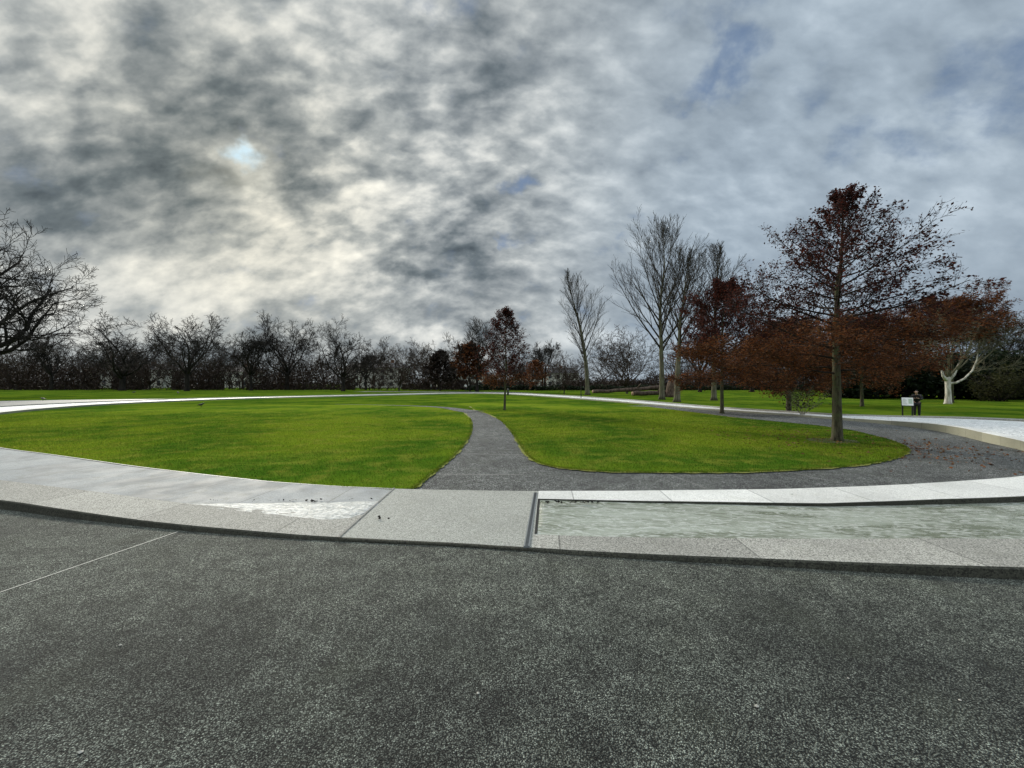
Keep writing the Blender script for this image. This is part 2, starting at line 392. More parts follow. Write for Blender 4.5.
for x, y in Ipx:
    p = P(x, y).xy
    for _ in range(4): p = P(x, y, interp(hiX, p.x)).xy
    Iw.append(p)
def yat(W, X):
    return interp([(p.x, p.y) for p in W], X)
# stations: (O, I, ho, hi, ua, ub, zc(bed), zw(water))
ST = []
def st(O, I, ho, hi, ua, ub, zb, zw): ST.append([Vector(O), Vector(I), ho, hi, ua, ub, zb, zw])
front = []
for X in [-6.3, -5.6, -4.9, -4.2, -3.5, -2.8, -2.2, -1.76]:
    sh = (X + 1.7) * -.12
    front.append((X, X + sh))
iBL = len(front) - 1
for X in [-1.2, -.6, -.1, .2]: front.append((X, X + .19*(X+1.2)/1.4))
iBR = len(front) - 1
for X in [.8, 1.5, 2.3, 3.2, 4.0]: front.append((X, X + .19 - .03*X))
S0 = [(( -29, 15.2), (-25.4, 18.3), .14, .12, .2, .8, .03, .06), ((-26, 11.8), (-22.6, 15.5), .14, .1, .2, .8, .03, .06), ((-20.5, 8.9), (-18.2, 12.1), .14, .08, .22, .9, .04, .055),
      ((-15.6, 7.75), (-14.4, 10.3), .14, .07, .26, .985, .055, 0), ((-13, 6.75), (-12.2, 9.26), .135, .065, .28, .985, .055, 0), ((-11, 6.12), (-10.2, 8.5), .13, .06, .3, .985, .052, 0),
      ((-9.2, 5.6), (-8.4, 7.78), .125, .06, .3, .985, .05, 0), ((-7.6, 5.17), (-7.0, 7.22), .12, .06, .3, .985, .05, 0)]
for s in S0: st(*s)
def kerbfrac(X, O, I):
    if X < -1.7:  # inner line of the outer kerb on the left
        return .27
    return .19
for k, (xo, xi) in enumerate(front):
    O = Vector((xo, yat(Ow, xo))); I = Vector((xi, yat(Iw, xi)))
    ho = interp(hoX, xo); hi = interp(hiX, xi)
    if xo < -1.7: ua, ub, zb, zw = interp([(-6.3, .30), (-3, .33), (-1.7, .36)], xo), .985, min(ho, hi) - .003, 0
    elif xo < .2: ua, ub, zb, zw = .2, .8, .02, .026
    else: ua, ub, zb, zw = interp([(.2, .17), (2, .20), (4, .24)], xo), interp([(.2, .80), (2, .76), (4, .72)], xo), .012, .030
    st(O, I, ho, hi, ua, ub, zb, zw)
nS0 = len(S0); KBL = nS0 + iBL; KBR = nS0 + iBR
S2 = [((5.6, 3.02), (5.6, 5.75), .11, .095, .25, .74, .01, .03), ((7.6, 3.05), (7.0, 5.96), .13, .11, .25, .73, .01, .03), ((9.8, 3.5), (8.35, 6.24), .16, .13, .25, .72, .01, .03),
      ((12.4, 4.7), (9.9, 6.9), .20, .16, .22, .75, .03, .08), ((14.9, 6.6), (11.2, 7.95), .24, .20, .2, .86, .05, .15), ((17.2, 8.9), (12.25, 9.25), .27, .24, .16, .92, .06, .20),
      ((19.0, 11.5), (12.95, 10.5), .28, .26, .13, .93, .08, .22), ((19.7, 14.0), (13.75, 11.8), .28, .27, .12, .93, .08, .22), ((18.9, 16.0), (14.5, 13.3), .24, .24, .12, .92, .06, .18),
      ((17.5, 17.5), (14.85, 14.9), .17, .17, .14, .86, .05, .13), ((16.5, 18.5), (14.7, 16.4), .14, .13, .16, .84, .04, .10)]
for s in S2: st(*s)
innerfar = [(14.1, 18.8), (12.9, 21.6), (11.8, 24.2), (10.5, 29), (8.3, 36), (5.5, 44), (2.2, 52.5), (-1.6, 59.5), (-6, 62.5), (-10.5, 60.6), (-15.9, 54.5), (-20.5, 49.5),
            (-24.5, 45.2), (-27.8, 41), (-29.8, 36.7), (-30.6, 32.4), (-30.4, 28), (-28.9, 23.9), (-27.2, 20.8)]
wid = [2.1, 2.0, 2.0, 2.4, 3, 3.4, 3.6, 4, 4.2, 4, 3.6, 3.4, 3.4, 3.6, 4, 4.4, 4.6, 4.6, 4.6]
cc = Vector((-8, 30))
for k, p in enumerate(innerfar):
    a = Vector(innerfar[max(0, k-1)] if k else (14.7, 16.4)); b = Vector(innerfar[k+1] if k+1 < len(innerfar) else (-25.4, 18.3))
    d = (b - a).normalized(); n = Vector((d.y, -d.x))
    if n.dot(Vector(p) - cc) < 0: n = -n
    h = .10 if k < 4 else .13
    st(Vector(p) + n * wid[k], p, h + .02, h, .16, .84, .03, h - .05)
# subdivide by Catmull-Rom between stations (closed)
N = len(ST); SUB = 5
def flat(s): return np.array([s[0].x, s[0].y, s[1].x, s[1].y] + s[2:], float)
A = [flat(s) for s in ST]
# water is switched, never interpolated, on the left front
rings = []; marks = {}
for i in range(N):
    p0, p1, p2, p3 = A[(i-1) % N], A[i], A[(i+1) % N], A[(i+2) % N]
    marks[i] = len(rings)
    for k in range(SUB):
        u = k / SUB
        q = .5 * ((2*p1) + (-p0+p2)*u + (2*p0-5*p1+4*p2-p3)*u*u + (-p0+3*p1-3*p2+p3)*u**3)
        lin = p1*(1-u) + p2*u; q[4:] = lin[4:]
        if KBL <= i < KBR or True: pass
        rings.append(q)
NR = len(rings)
# arclength along middle
arc = [0.0]
for i in range(NR):
    a = rings[i]; b = rings[(i+1) % NR]
    arc.append(arc[-1] + math.hypot((a[0]+a[2]-b[0]-b[2])/2, (a[1]+a[3]-b[1]-b[3])/2))
def ringpt(i, u, z):
    q = rings[i % NR]; return Vector((q[0]*(1-u)+q[2]*u, q[1]*(1-u)+q[3]*u, z))
def loft(i0, i1, cols, name, mats, parent, smooth=False, seg_mats=None):
    """cols: function i -> list of (u, z)."""
    mb = MB(); mb.uv = []
    c0 = len(cols(i0))
    for i in range(i0, i1+1):
        for (u, z) in cols(i % NR):
            p = ringpt(i, u, z); mb.v.append(p)
            q = rings[i % NR]; wd_ = math.hypot(q[0]-q[2], q[1]-q[3])
            mb.uv.append((arc[i] if i <= NR else arc[-1] + arc[i-NR], u*wd_))
    for k in range(i1-i0):
        for j in range(c0-1):
            a = k*c0 + j; mb.f.append((a, a+c0, a+c0+1, a+1)); mb.m.append(seg_mats[j] if seg_mats else 0)
    for e, rev in ((0, False), ((i1-i0)*c0, True)):
        f = tuple(e + j for j in range(c0)); mb.f.append(f[::-1] if rev else f); mb.m.append(0)
    return mb.build(name, mats, parent, smooth)
root = empty('granite_ring_fountain', (0, 0, 0), 'pale granite oval ring fountain lying across the foreground and around the lawn', 'fountain')
mBL, mBR = marks[KBL], marks[KBR]
def ok_cols(i):
    q = rings[i]; ho, ua, zb = q[4], q[6], q[8]; e = .02
    return [(0, -.62), (0, .012), (0.004, ho-.012), (.012, ho), (ua, ho+.004), (ua+.004, ho-.004), (ua+.006, zb-.012)]
def ik_cols(i):
    q = rings[i]; hi, ub, zb = q[5], q[7], q[8]
    return [(ub-.006, zb-.012), (ub-.004, hi-.006), (ub, hi), (.994, hi), (1, hi-.008), (1, -.1)]
def bed_cols(i):
    q = rings[i]; return [(q[6]-.004, q[8]), (.5, q[8]+.001), (q[7]+.004, q[8])]
def wat_cols(i):
    q = rings[i]; return [(q[6]+.001, q[9]), (q[6]*.7+q[7]*.3, q[9]+.003), (.5, q[9]+.002), (q[6]*.3+q[7]*.7, q[9]+.004), (q[7]-.001, q[9])]
# outer and inner kerb all the way round except at the bridge
okm = loft(mBR, mBL + NR, ok_cols, 'outer_kerb', [M['kerb'], M['dirty_shaded_face']], root, seg_mats=[1, 1, 1, 0, 0, 0])
ikm = loft(mBR, mBL + NR, ik_cols, 'inner_kerb', [M['kerb_smooth'], M['face_light'], M['dirty_shaded_face']], root, seg_mats=[2, 2, 0, 0, 1])
bed = loft(mBR, mBL + NR, bed_cols, 'channel_bed', M['bed'], root)
# bridge slab
def br_cols(i):
    q = rings[i]; return [(0, -.3), (0, .02), (.003, q[4]-.006), (.012, q[4]), (.5, .044), (.99, q[5]), (1, q[5]-.008), (1, -.1)]
br = loft(mBL, mBR, br_cols, 'crossing_slab', [M['bridge'], M['dirty_shaded_face']], root, seg_mats=[1, 1, 1, 0, 0, 0, 0])
# drain strip along the right edge of the crossing
def bp(px, py, z): return P(px, py, z)
mb = MB()
dz = .051
q = [bp(523.5, 546, dz), bp(529.5, 546, dz), bp(537.5, 492.5, dz), bp(533.5, 492.5, dz)]
mb.poly([p.copy() for p in q] ); mb.poly([Vector((p.x, p.y, dz-.03)) for p in q][::-1])
for i in range(4):
    a, b = q[i], q[(i+1) % 4]; mb.quad(Vector((a.x, a.y, dz-.03)), Vector((b.x, b.y, dz-.03)), b.copy(), a.copy())
dr = mb.build('drain_channel', M['steel'], root, False)
mb = MB()
for k in range(60):
    t0 = (k+.5)/60; a = q[0].lerp(q[3], t0); b = q[1].lerp(q[2], t0)
    mb.box(((a.x+b.x)/2, (a.y+b.y)/2, dz+.003), ((b-a).length*.55, .008, .005))
tag(mb.build('grate_slots', M['slot'], dr, False), kind='stuff')
# joints on the crossing: pale strip at the left edge
def strip(name, pts, w_, z, mat, parent=None):
    mb = MB(); n = len(pts)
    for i in range(n):
        a = pts[max(0, i-1)]; b = pts[min(n-1, i+1)]; d = (b-a); d.z = 0; d.normalize(); s_ = Vector((-d.y, d.x, 0))*w_/2
        mb.v += [Vector((pts[i].x, pts[i].y, z)) - s_, Vector((pts[i].x, pts[i].y, z)) + s_]
    for i in range(n-1): mb.f.append((2*i, 2*i+1, 2*i+3, 2*i+2)); mb.m.append(0)
    return mb.build(name, mat, parent, False)
iA = ringpt(mBL, .002, 0); iB = ringpt(mBL, .998, 0)
strip('slab_joint', [iA, iB], .022, .054, M['joint_dark'], root)
a_ = ringpt(mBR, .01, 0); b_ = ringpt(mBR, .99, 0)
# dark strip painted as shade in the gap where crossing meets water
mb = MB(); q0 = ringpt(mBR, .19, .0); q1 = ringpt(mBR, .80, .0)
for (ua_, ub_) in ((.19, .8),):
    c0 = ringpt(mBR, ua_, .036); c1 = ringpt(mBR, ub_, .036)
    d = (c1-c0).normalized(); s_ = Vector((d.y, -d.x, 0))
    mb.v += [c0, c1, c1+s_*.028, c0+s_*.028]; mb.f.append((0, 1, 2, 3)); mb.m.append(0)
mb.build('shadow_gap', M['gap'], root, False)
# water
def tagw(o): return tag(o, kind='structure')
tagw(loft(mBR, marks[nS0 + len(front) + 3], wat_cols, 'water', M['water'], None, True))
iR0 = marks[nS0 + len(front) + 3]; iR1 = marks[1] + NR
tagw(loft(iR0, iR1, wat_cols, 'water', M['white_water'], None, True))
# broken water on the left of the crossing: a real rippled surface
mb = MB(); mb.uv = []
TL = [(75, 491, 494), (120, 496, 500), (175, 503, 507), (215, 502.8, 511), (255, 502, 515), (300, 501, 519), (330, 501, 520), (352, 500.5, 517), (368, 500, 510), (380, 500, 503)]
rows = []
nx = 170; ny = 26
for i in range(nx+1):
    x = 75 + (380-75)*i/nx
    ya = interp([(a, b) for a, b, c in TL], x); yb = interp([(a, c) for a, b, c in TL], x)
    zb0 = .056
    for j in range(ny+1):
        y = ya + (yb-ya)*j/ny; p = P(x, y, zb0)
        e = min(1, min(j, ny-j)/5) * min(1, i/25, (nx-i)/6)
        h = (mnoise.noise(Vector((p.x*7, p.y*13, 1))) + .6*mnoise.noise(Vector((p.x*16, p.y*28, 4)))) * .013 * e + .006*e
        mb.v.append(Vector((p.x, p.y, zb0 - .014*(1-e) + h))); mb.uv.append((p.x, p.y))
for i in range(nx):
    for j in range(ny):
        a = i*(ny+1)+j; mb.f.append((a, a+1, a+ny+2, a+ny+1)); mb.m.append(0)
tagw(mb.build('water', M['rapid'], None, True))

# ------------------------------------------------------------------ ground
def axis(spec):
    out = []
    for a, b, s in spec:
        n = max(1, int(round((b-a)/s))); out += [a + (b-a)*k/n for k in range(n)]
    return out + [spec[-1][1]]
xs = axis([(-2500, -300, 400), (-300, -60, 30), (-60, 80, 2), (80, 300, 30), (300, 2500, 400)])
ys = axis([(-1200, -40, 200), (-40, 90, 2), (90, 300, 30), (300, 3000, 450)])
mb = MB()
for y in ys:
    for x in xs: mb.v.append(Vector((x, y, terrain(x, y))))
for j in range(len(ys)-1):
    for i in range(len(xs)-1):
        a = j*len(xs)+i; mb.f.append((a, a+1, a+1+len(xs), a+len(xs))); mb.m.append(0)
tag(mb.build('ground', M['grass_outer_shaded']), kind='structure')
def smooth_closed(pts, sub=6):
    n = len(pts); out = []
    for i in range(n):
        p0, p1, p2, p3 = [Vector(pts[(i+k) % n]) for k in (-1, 0, 1, 2)]
        for k in range(sub):
            u = k/sub; out.append(.5*((2*p1)+(-p0+p2)*u+(2*p0-5*p1+4*p2-p3)*u*u+(-p0+3*p1-3*p2+p3)*u**3))
    return out
def smooth_open(pts, sub=6):
    n = len(pts); out = []
    for i in range(n-1):
        p0, p1, p2, p3 = [Vector(pts[min(n-1, max(0, i+k))]) for k in (-1, 0, 1, 2)]
        for k in range(sub):
            u = k/sub; out.append(.5*((2*p1)+(-p0+p2)*u+(2*p0-5*p1+4*p2-p3)*u*u+(-p0+3*p1-3*p2+p3)*u**3))
    return out + [Vector(pts[-1])]
import mathutils
def sheet(name, pts, z, mat, thick=0):
    tri = mathutils.geometry.tessellate_polygon([[Vector((p[0], p[1], 0)) for p in pts]])
    mb = MB(); mb.v = [Vector((p[0], p[1], z)) for p in pts]
    for f in tri:
        a, b, c = [mb.v[i] for i in f]
        if (b-a).cross(c-a).z < 0: f = f[::-1]
        mb.f.append(tuple(f)); mb.m.append(0)
    if thick:
        n = len(pts); mb.v += [Vector((p[0], p[1], z-thick)) for p in pts]
        for i in range(n): mb.f.append((i, (i+1) % n, n+(i+1) % n, n+i)); mb.m.append(0)
    return mb.build(name, mat, None, False)
# foreground pavement: outside the ring's outer edge
outer_front = [ringpt(i, .02, 0) for i in range(marks[0], marks[nS0+len(front)+6]+1)]
pv = [(p.x, p.y) for p in outer_front] + [(24, 8), (26, 2), (24, -14), (0, -20), (-30, -14), (-40, 4), (-34, 15)]
tag(sheet('pavement', pv, .006, M['asphalt']), kind='structure')
# inner path: everything near inside the ring, lawns lie on it
inner_near = [ringpt(i, .985, 0) for i in range(marks[0], marks[nS0+len(front)+len(S2)+3]+1)]
pi = [(p.x, p.y) for p in inner_near] + [(-2, 23.6), (-20, 22)]
tag(sheet('path', pi, .004, M['path']), kind='structure')
# left lawn: from the ring to the path's left edge
Ledge = [(414, 487.8), (426, 478), (440, 467), (452, 457), (462, 446.5), (469, 436), (471.5, 428), (470.5, 420), (466, 414.5), (461, 411.3), (452, 409.2), (440, 407.6), (420, 406.3), (400, 405.6), (370, 405)]
leftE = smooth_open([P(x, y, .02).xy for x, y in Ledge], 5)
ringL = [ringpt(i, .99, 0).xy for i in range(marks[0], mBL+1)]
ringL = [p for p in ringL if p.x < leftE[0].x - .02]
farL = [Vector((-12, 29.5)), Vector((-19, 29)), Vector((-26.5, 24)), Vector((-26, 20))]
LAWN_L = ringL + leftE + farL
tag(sheet('lawn', [tuple(p) for p in LAWN_L], .02, M['grass'], .03), kind='structure')
# right lawn
Redge = [(470, 406.5), (476, 410.8), (484, 412.5), (494, 416.5), (502, 421), (508, 427), (514, 434.5), (520, 444), (527, 454), (537, 461.5), (556, 466.8), (585, 470), (620, 471.8), (680, 472.3), (740, 472), (790, 470), (835, 467.2), (870, 463.4), (895, 457.8),
         (906, 452), (904, 446.5), (890, 440.5), (868, 434.5), (845, 429.5), (810, 425), (770, 421.2), (735, 417.6), (705, 413.6)]
rightE = smooth_open([P(x, y, .02).xy for x, y in Redge], 5)
LAWN_R = rightE + [Vector((9.5, 27)), Vector((4, 30)), Vector((-3, 32)), Vector((-6, 31))]
tag(sheet('lawn', [tuple(p) for p in LAWN_R], .021, M['grass'], .03), kind='structure')
def rim(pts, w_, seed):
    rr_ = random.Random(seed); mb = MB(); n = len(pts)
    for i in range(n):
        a = pts[max(0, i-1)]; b = pts[min(n-1, i+1)]; d = (b-a).normalized(); s_ = Vector((-d.y, d.x))
        k = w_*rr_.uniform(.1, 1.5)
        mb.v += [Vector((*(pts[i]-s_*k), 0.0225)), Vector((*(pts[i]+s_*k*.6), 0.0225))]
    for i in range(n-1): mb.f.append((2*i, 2*i+1, 2*i+3, 2*i+2)); mb.m.append(0)
    tag(mb.build('lawn_edge', M['rim'], None, False), kind='structure')
M['rim'] = plain('worn_lawn_edge', (.21, .22, .06), .9, .45, 9, .1)
rim(leftE, .06, 1); rim(rightE, .065, 2)
tp = smooth_open([P(x, y).xy for x, y in ((474, 412.2), (462, 410.6), (450, 408.6), (435, 407.2), (412, 406.2), (380, 405.3), (335, 404.6))], 6); mb = MB(); n_ = len(tp)
for i in range(n_):
    d = (tp[min(n_-1, i+1)]-tp[max(0, i-1)]).normalized(); k = .62*(1-i/(n_-1))**1.3 + .07
    mb.v += [Vector((tp[i].x+d.y*k, tp[i].y-d.x*k, .0285)), Vector((tp[i].x-d.y*k, tp[i].y+d.x*k, .0285))]
for i in range(n_-1): mb.f.append((2*i, 2*i+1, 2*i+3, 2*i+2)); mb.m.append(0)
tag(mb.build('path', M['path'], None, False), kind='structure')
# pale terrace outside the ring at the far left
ter = [P(*q).xy for q in ((-60, 402.2), (0, 401.2), (60, 400.2), (120, 399.4), (190, 398.9), (150, 402), (100, 404.2), (50, 406.2), (0, 409), (-60, 414))]
tag(sheet('terrace', [tuple(p) for p in ter], .02, M['kerb_smooth'], .03), kind='structure')
# far path beyond the ring
tag(strip('path', [P(x, y) for x, y in ((360, 391.6), (400, 391.7), (440, 392.0), (500, 392.2), (520, 392.9))], 6, .012, M['path']), kind='structure')
# expansion joints
def jn(a, b, w_, mat, z): tag(strip('pavement_joint', [P(*a), P(*b)], w_, z, mat), kind='structure')
jn((-60, 614), (178, 532.5), .012, M['joint'], .010)
jn((664, 473), (706, 488.5), .022, M['joint_dark'], .008)
jn((784, 471.5), (850, 485.5), .022, M['joint_dark'], .008)
for a, b in (((470, 425.5), (506.5, 426.2)), ((469, 433), (513, 433.8)), ((467, 437.8), (516, 438.6)), ((455, 454), (527, 455.3)), ((431, 474.5), (524, 475.2))):
    jn(a, b, .035, M['joint_dark'], .008)

sp_ = []; c_ = P(833, 441.5)
for k in range(22):
    a = k*2*math.pi/22; r_ = .42*(1+.35*mnoise.noise(Vector((math.cos(a)*2, math.sin(a)*2, 5)))); sp_.append((c_.x + math.cos(a)*r_*1.6, c_.y + math.sin(a)*r_*1.1))
tag(sheet('trunk_shade', sp_, .026, plain('trunk_contact_shade', (.045, .05, .018), .95, .4, 12)), kind='structure')  # dark patch painted as contact shade round the near trunk
# grass blades (near parts of both lawns): nobody could count them
def inside(poly, x, y):
    c = False; n = len(poly); j = n-1
    for i in range(n):
        a, b = poly[i], poly[j]
        if (a.y > y) != (b.y > y) and x < (b.x-a.x)*(y-a.y)/(b.y-a.y)+a.x: c = not c
        j = i
    return c
rg = np.random.default_rng(3)
def inside_np(poly, X, Y):
    c = np.zeros(len(X), bool); n = len(poly); j = n-1
    for i in range(n):
        a, b = poly[i], poly[j]
        if a.y != b.y:
            m_ = ((a.y > Y) != (b.y > Y)) & (X < (b.x-a.x)*(Y-a.y)/(b.y-a.y)+a.x); c ^= m_
        j = i
    return c
BX, BY = [], []
for poly, (x0, x1, y0, y1), n in ((LAWN_L, (-34, 0, 5.6, 24), 560000), (LAWN_R, (-2, 14, 6.5, 26), 420000)):
    X = rg.uniform(x0, x1, n); Y = y0 + (y1-y0)*rg.uniform(0, 1, n)
    k = (rg.uniform(0, 1, n) < np.clip((y1-Y)/(y1-9), 0, 1)**1.2) & inside_np(poly, X, Y) & (np.abs(X/Y) < 1.5); BX.append(X[k]); BY.append(Y[k])
    # ragged rims
    m_ = 14000; idx = rg.integers(0, len(poly)-1, m_); tt = rg.uniform(0, 1, m_)
    pa = np.array([[p.x, p.y] for p in poly]); q_ = pa[idx]*(1-tt[:, None]) + pa[idx+1]*tt[:, None] + rg.normal(0, .025, (m_, 2))
    k = (q_[:, 1] < 18) & (np.abs(q_[:, 0]/q_[:, 1]) < 1.5); 
    # no rim blades on top of the stone
    BX.append(q_[k, 0]); BY.append(q_[k, 1])
BX = np.concatenate(BX); BY = np.concatenate(BY); nb = len(BX)
ang = rg.uniform(0, 2*np.pi, nb); hh = rg.uniform(.012, .034, nb); ww = .0035 + .00045*BY; la = rg.uniform(0, 2*np.pi, nb); lean = rg.uniform(.005, .03, nb)
V = np.zeros((nb, 3, 3)); V[:, 0, 0] = BX - np.cos(ang)*ww; V[:, 0, 1] = BY - np.sin(ang)*ww; V[:, 1, 0] = BX + np.cos(ang)*ww; V[:, 1, 1] = BY + np.sin(ang)*ww
V[:, 2, 0] = BX + np.cos(la)*lean; V[:, 2, 1] = BY + np.sin(la)*lean; V[:, :2, 2] = .012; V[:, 2, 2] = .022 + hh
def tri_mesh(name, V, mat, per=3):
    me = bpy.data.meshes.new(name); n = len(V); me.vertices.add(n*per); me.loops.add(n*per); me.polygons.add(n)
    me.vertices.foreach_set('co', V.astype(np.float32).ravel()); me.loops.foreach_set('vertex_index', np.arange(n*per, dtype=np.int32))
    me.polygons.foreach_set('loop_start', np.arange(0, n*per, per, dtype=np.int32)); me.polygons.foreach_set('loop_total', np.full(n, per, np.int32))
    me.materials.append(mat); me.update(); me.validate(); return me
def link(name, me, parent=None):
    o = bpy.data.objects.new(name, me); COL.objects.link(o)
    if parent: o.parent = parent
    return o
tag(link('grass_blades', tri_mesh('grass_blades', V, M['blade'])), 'short green grass of the lawns inside the stone ring', 'grass', kind='stuff')
def leaf_cloud(C, size, rgn, flat_=.5, aspect=1.6):
    """quads (folded leaf outlines) at centres C (n,3)"""
    n = len(C); a = rgn.normal(0, 1, (n, 3)); a[:, 2] *= flat_; a /= np.linalg.norm(a, axis=1)[:, None]
    b = rgn.normal(0, 1, (n, 3)); b -= a*np.sum(a*b, axis=1)[:, None]; b /= np.linalg.norm(b, axis=1)[:, None]
    s = (size * rgn.uniform(.35, 1.7, n))[:, None]
    V = np.zeros((n, 4, 3)); V[:, 0] = C - a*s*aspect*.5; V[:, 1] = C + b*s*.5; V[:, 2] = C + a*s*aspect*.5; V[:, 3] = C - b*s*.42
    return V
# fallen leaves on the path by the near red tree and crumbs on the paving
C_ = np.stack([rg.normal(9.2, 1.3, 1500), rg.normal(9.9, 1.2, 1500), np.full(1500, .022)], 1)
C2 = np.stack([rg.uniform(-5, 7, 90), rg.uniform(1.6, 3.3, 90), np.full(90, .014)], 1)
k = ~inside_np(LAWN_R, C_[:, 0], C_[:, 1]) | (rg.uniform(0, 1, 1500) < .35)
tag(link('fallen_leaves', tri_mesh('fallen_leaves', leaf_cloud(C_[k], .03, rg, .05), M['litter'], 4)), 'scattered rusty fallen leaves on the tarmac by the near red tree', 'leaves', kind='stuff')
M['crumb'] = plain('pale_crumb', (.45, .43, .38), .8)
mb = MB()
for px, py, s in [(478, 693, .011), (757, 706, .017), (610, 646, .007), (378, 601, .01), (349, 610, .007), (120, 645, .012), (398, 603, .006), (848, 678, .007), (180, 640, .01), (690, 590, .006), (960, 700, .008), (80, 752, .012), (555, 660, .006)]:
    p = P(px, py, .01)
    for _ in range(1):
        k0 = len(mb.v); rr_ = [random.uniform(.6, 1.2)*s for _ in range(6)]
        for j in range(6): mb.v.append(p + Vector((math.cos(j*1.047)*rr_[j], math.sin(j*1.047)*rr_[j]*.8, 0)))
        mb.v.append(p + Vector((0, 0, s*.6)))
        for j in range(6): mb.f.append((k0+j, k0+(j+1) % 6, k0+6)); mb.m.append(0)
tag(mb.build('gravel_crumbs', M['crumb'], None, False), 'few pale stone crumbs lying on the dark foreground tarmac', 'gravel', kind='stuff')
C4 = np.stack([rg.normal(8.6, 1.6, 500), rg.normal(11.3, 1.6, 500), np.full(500, .03)], 1); k = inside_np(LAWN_R, C4[:, 0], C4[:, 1])
tag(link('fallen_leaves', tri_mesh('fallen_leaves', leaf_cloud(C4[k], .035, rg, .2), M['litter'], 4)), 'small brown leaves lying in the grass round the red trees', 'leaves', kind='stuff')
# dark leaf debris caught on the fountain
def debris(seed, pts, n, s, label):
    rr_ = np.random.default_rng(seed); C = []
    for _ in range(n):
        k0 = rr_.integers(0, len(pts)-1); u = rr_.uniform(); a, b = pts[k0], pts[k0+1]
        p = P(a[0]*(1-u)+b[0]*u + rr_.normal(0, 2), a[1]*(1-u)+b[1]*u + rr_.normal(0, .5), .062); C.append((p.x, p.y, p.z + rr_.uniform(0, .008)))
    tag(link('leaf_debris', tri_mesh('leaf_debris', leaf_cloud(np.array(C), s, rr_, .15), M['bark_dark'], 4)), label, 'debris', kind='stuff')
debris(1, [(208, 499.5), (235, 502.5), (260, 501), (300, 500), (345, 499), (372, 498.5)], 26, .02, 'dark wet leaf scraps along the broken water left of the crossing')
debris(2, [(541, 502), (570, 502.2), (600, 502.5)], 60, .022, 'line of dark leaf scraps on the channel wall right of the crossing')
debris(3, [(379, 518), (383, 518.6)], 5, .03, 'small dark leaf scrap lying on the crossing slab')
debris(4, [(308, 500.5), (315, 501.5)], 8, .03, 'clump of dark leaves caught at the edge of the broken water')
debris(5, [(785, 494), (800, 496), (835, 495), (860, 492.5)], 16, .02, 'thin leaf scraps scattered on the smooth inner kerb at the right')

# ------------------------------------------------------------------ trees
class Tree:
    def __init__(s, seed): s.r = random.Random(seed); s.trunk = MB(); s.limb = MB(); s.tips = []; s.sides = (8, 5, 4, 3, 3)
    def rv(s): return Vector((s.r.gauss(0, 1), s.r.gauss(0, 1), s.r.gauss(0, 1)))
    def perp(s, d, ang, az):
        u = d.cross(Vector((0, 0, 1)));
        if u.length < .05: u = Vector((1, 0, 0))
        u.normalize(); w_ = d.cross(u)
        return (d*math.cos(ang) + (u*math.cos(az) + w_*math.sin(az))*math.sin(ang)).normalized()
    def grow(s, p, d, L, r, lvl, prm, rend=None):
        n = prm['seg'][lvl]; wig = prm['wig'][lvl]; up = prm['up'][lvl]
        pts = [p.copy()]; rad = [r]; dd = d.copy(); re = rend if rend is not None else r*.16
        for i in range(n):
            dd = (dd + s.rv()*wig + Vector((0, 0, up))).normalized()
            p = p + dd*(L/n); pts.append(p.copy()); rad.append(max(prm['rmin'], r + (re-r)*((i+1)/n)**.8))
        (s.trunk if lvl == 0 else s.limb).tube(pts, rad, s.sides[lvl], lvl < 2)
        if lvl >= prm['leaf_lvl']: s.tips += [(q, lvl) for q in pts[1:]]
        if lvl+1 >= prm['levels']: return pts, rad
        nc = prm['n'][lvl]; nc = max(1, int(nc*s.r.uniform(.8, 1.2))); az = s.r.uniform(0, 6.28)
        for k in range(nc):
            t = prm['t0'][lvl] + (1-prm['t0'][lvl])*(k+s.r.uniform(.1, .9))/nc
            f = t*n; i = min(n-1, int(f)); q = pts[i].lerp(pts[i+1], f-i); qd = (pts[i+1]-pts[i]).normalized()
            az += 2.4 + s.r.uniform(-.5, .5); ang = R(prm['ang'][lvl])*s.r.uniform(.7, 1.25)
            cd = s.perp(qd, ang, az); rr_ = rad[i] + (rad[i+1]-rad[i])*(f-i)
            cl = L*prm['ratio'][lvl]*(1-prm['tap'][lvl]*t)*s.r.uniform(.7, 1.25)
            s.grow(q, cd, cl, max(prm['rmin'], rr_*prm['rr'][lvl]), lvl+1, prm)
        return pts, rad
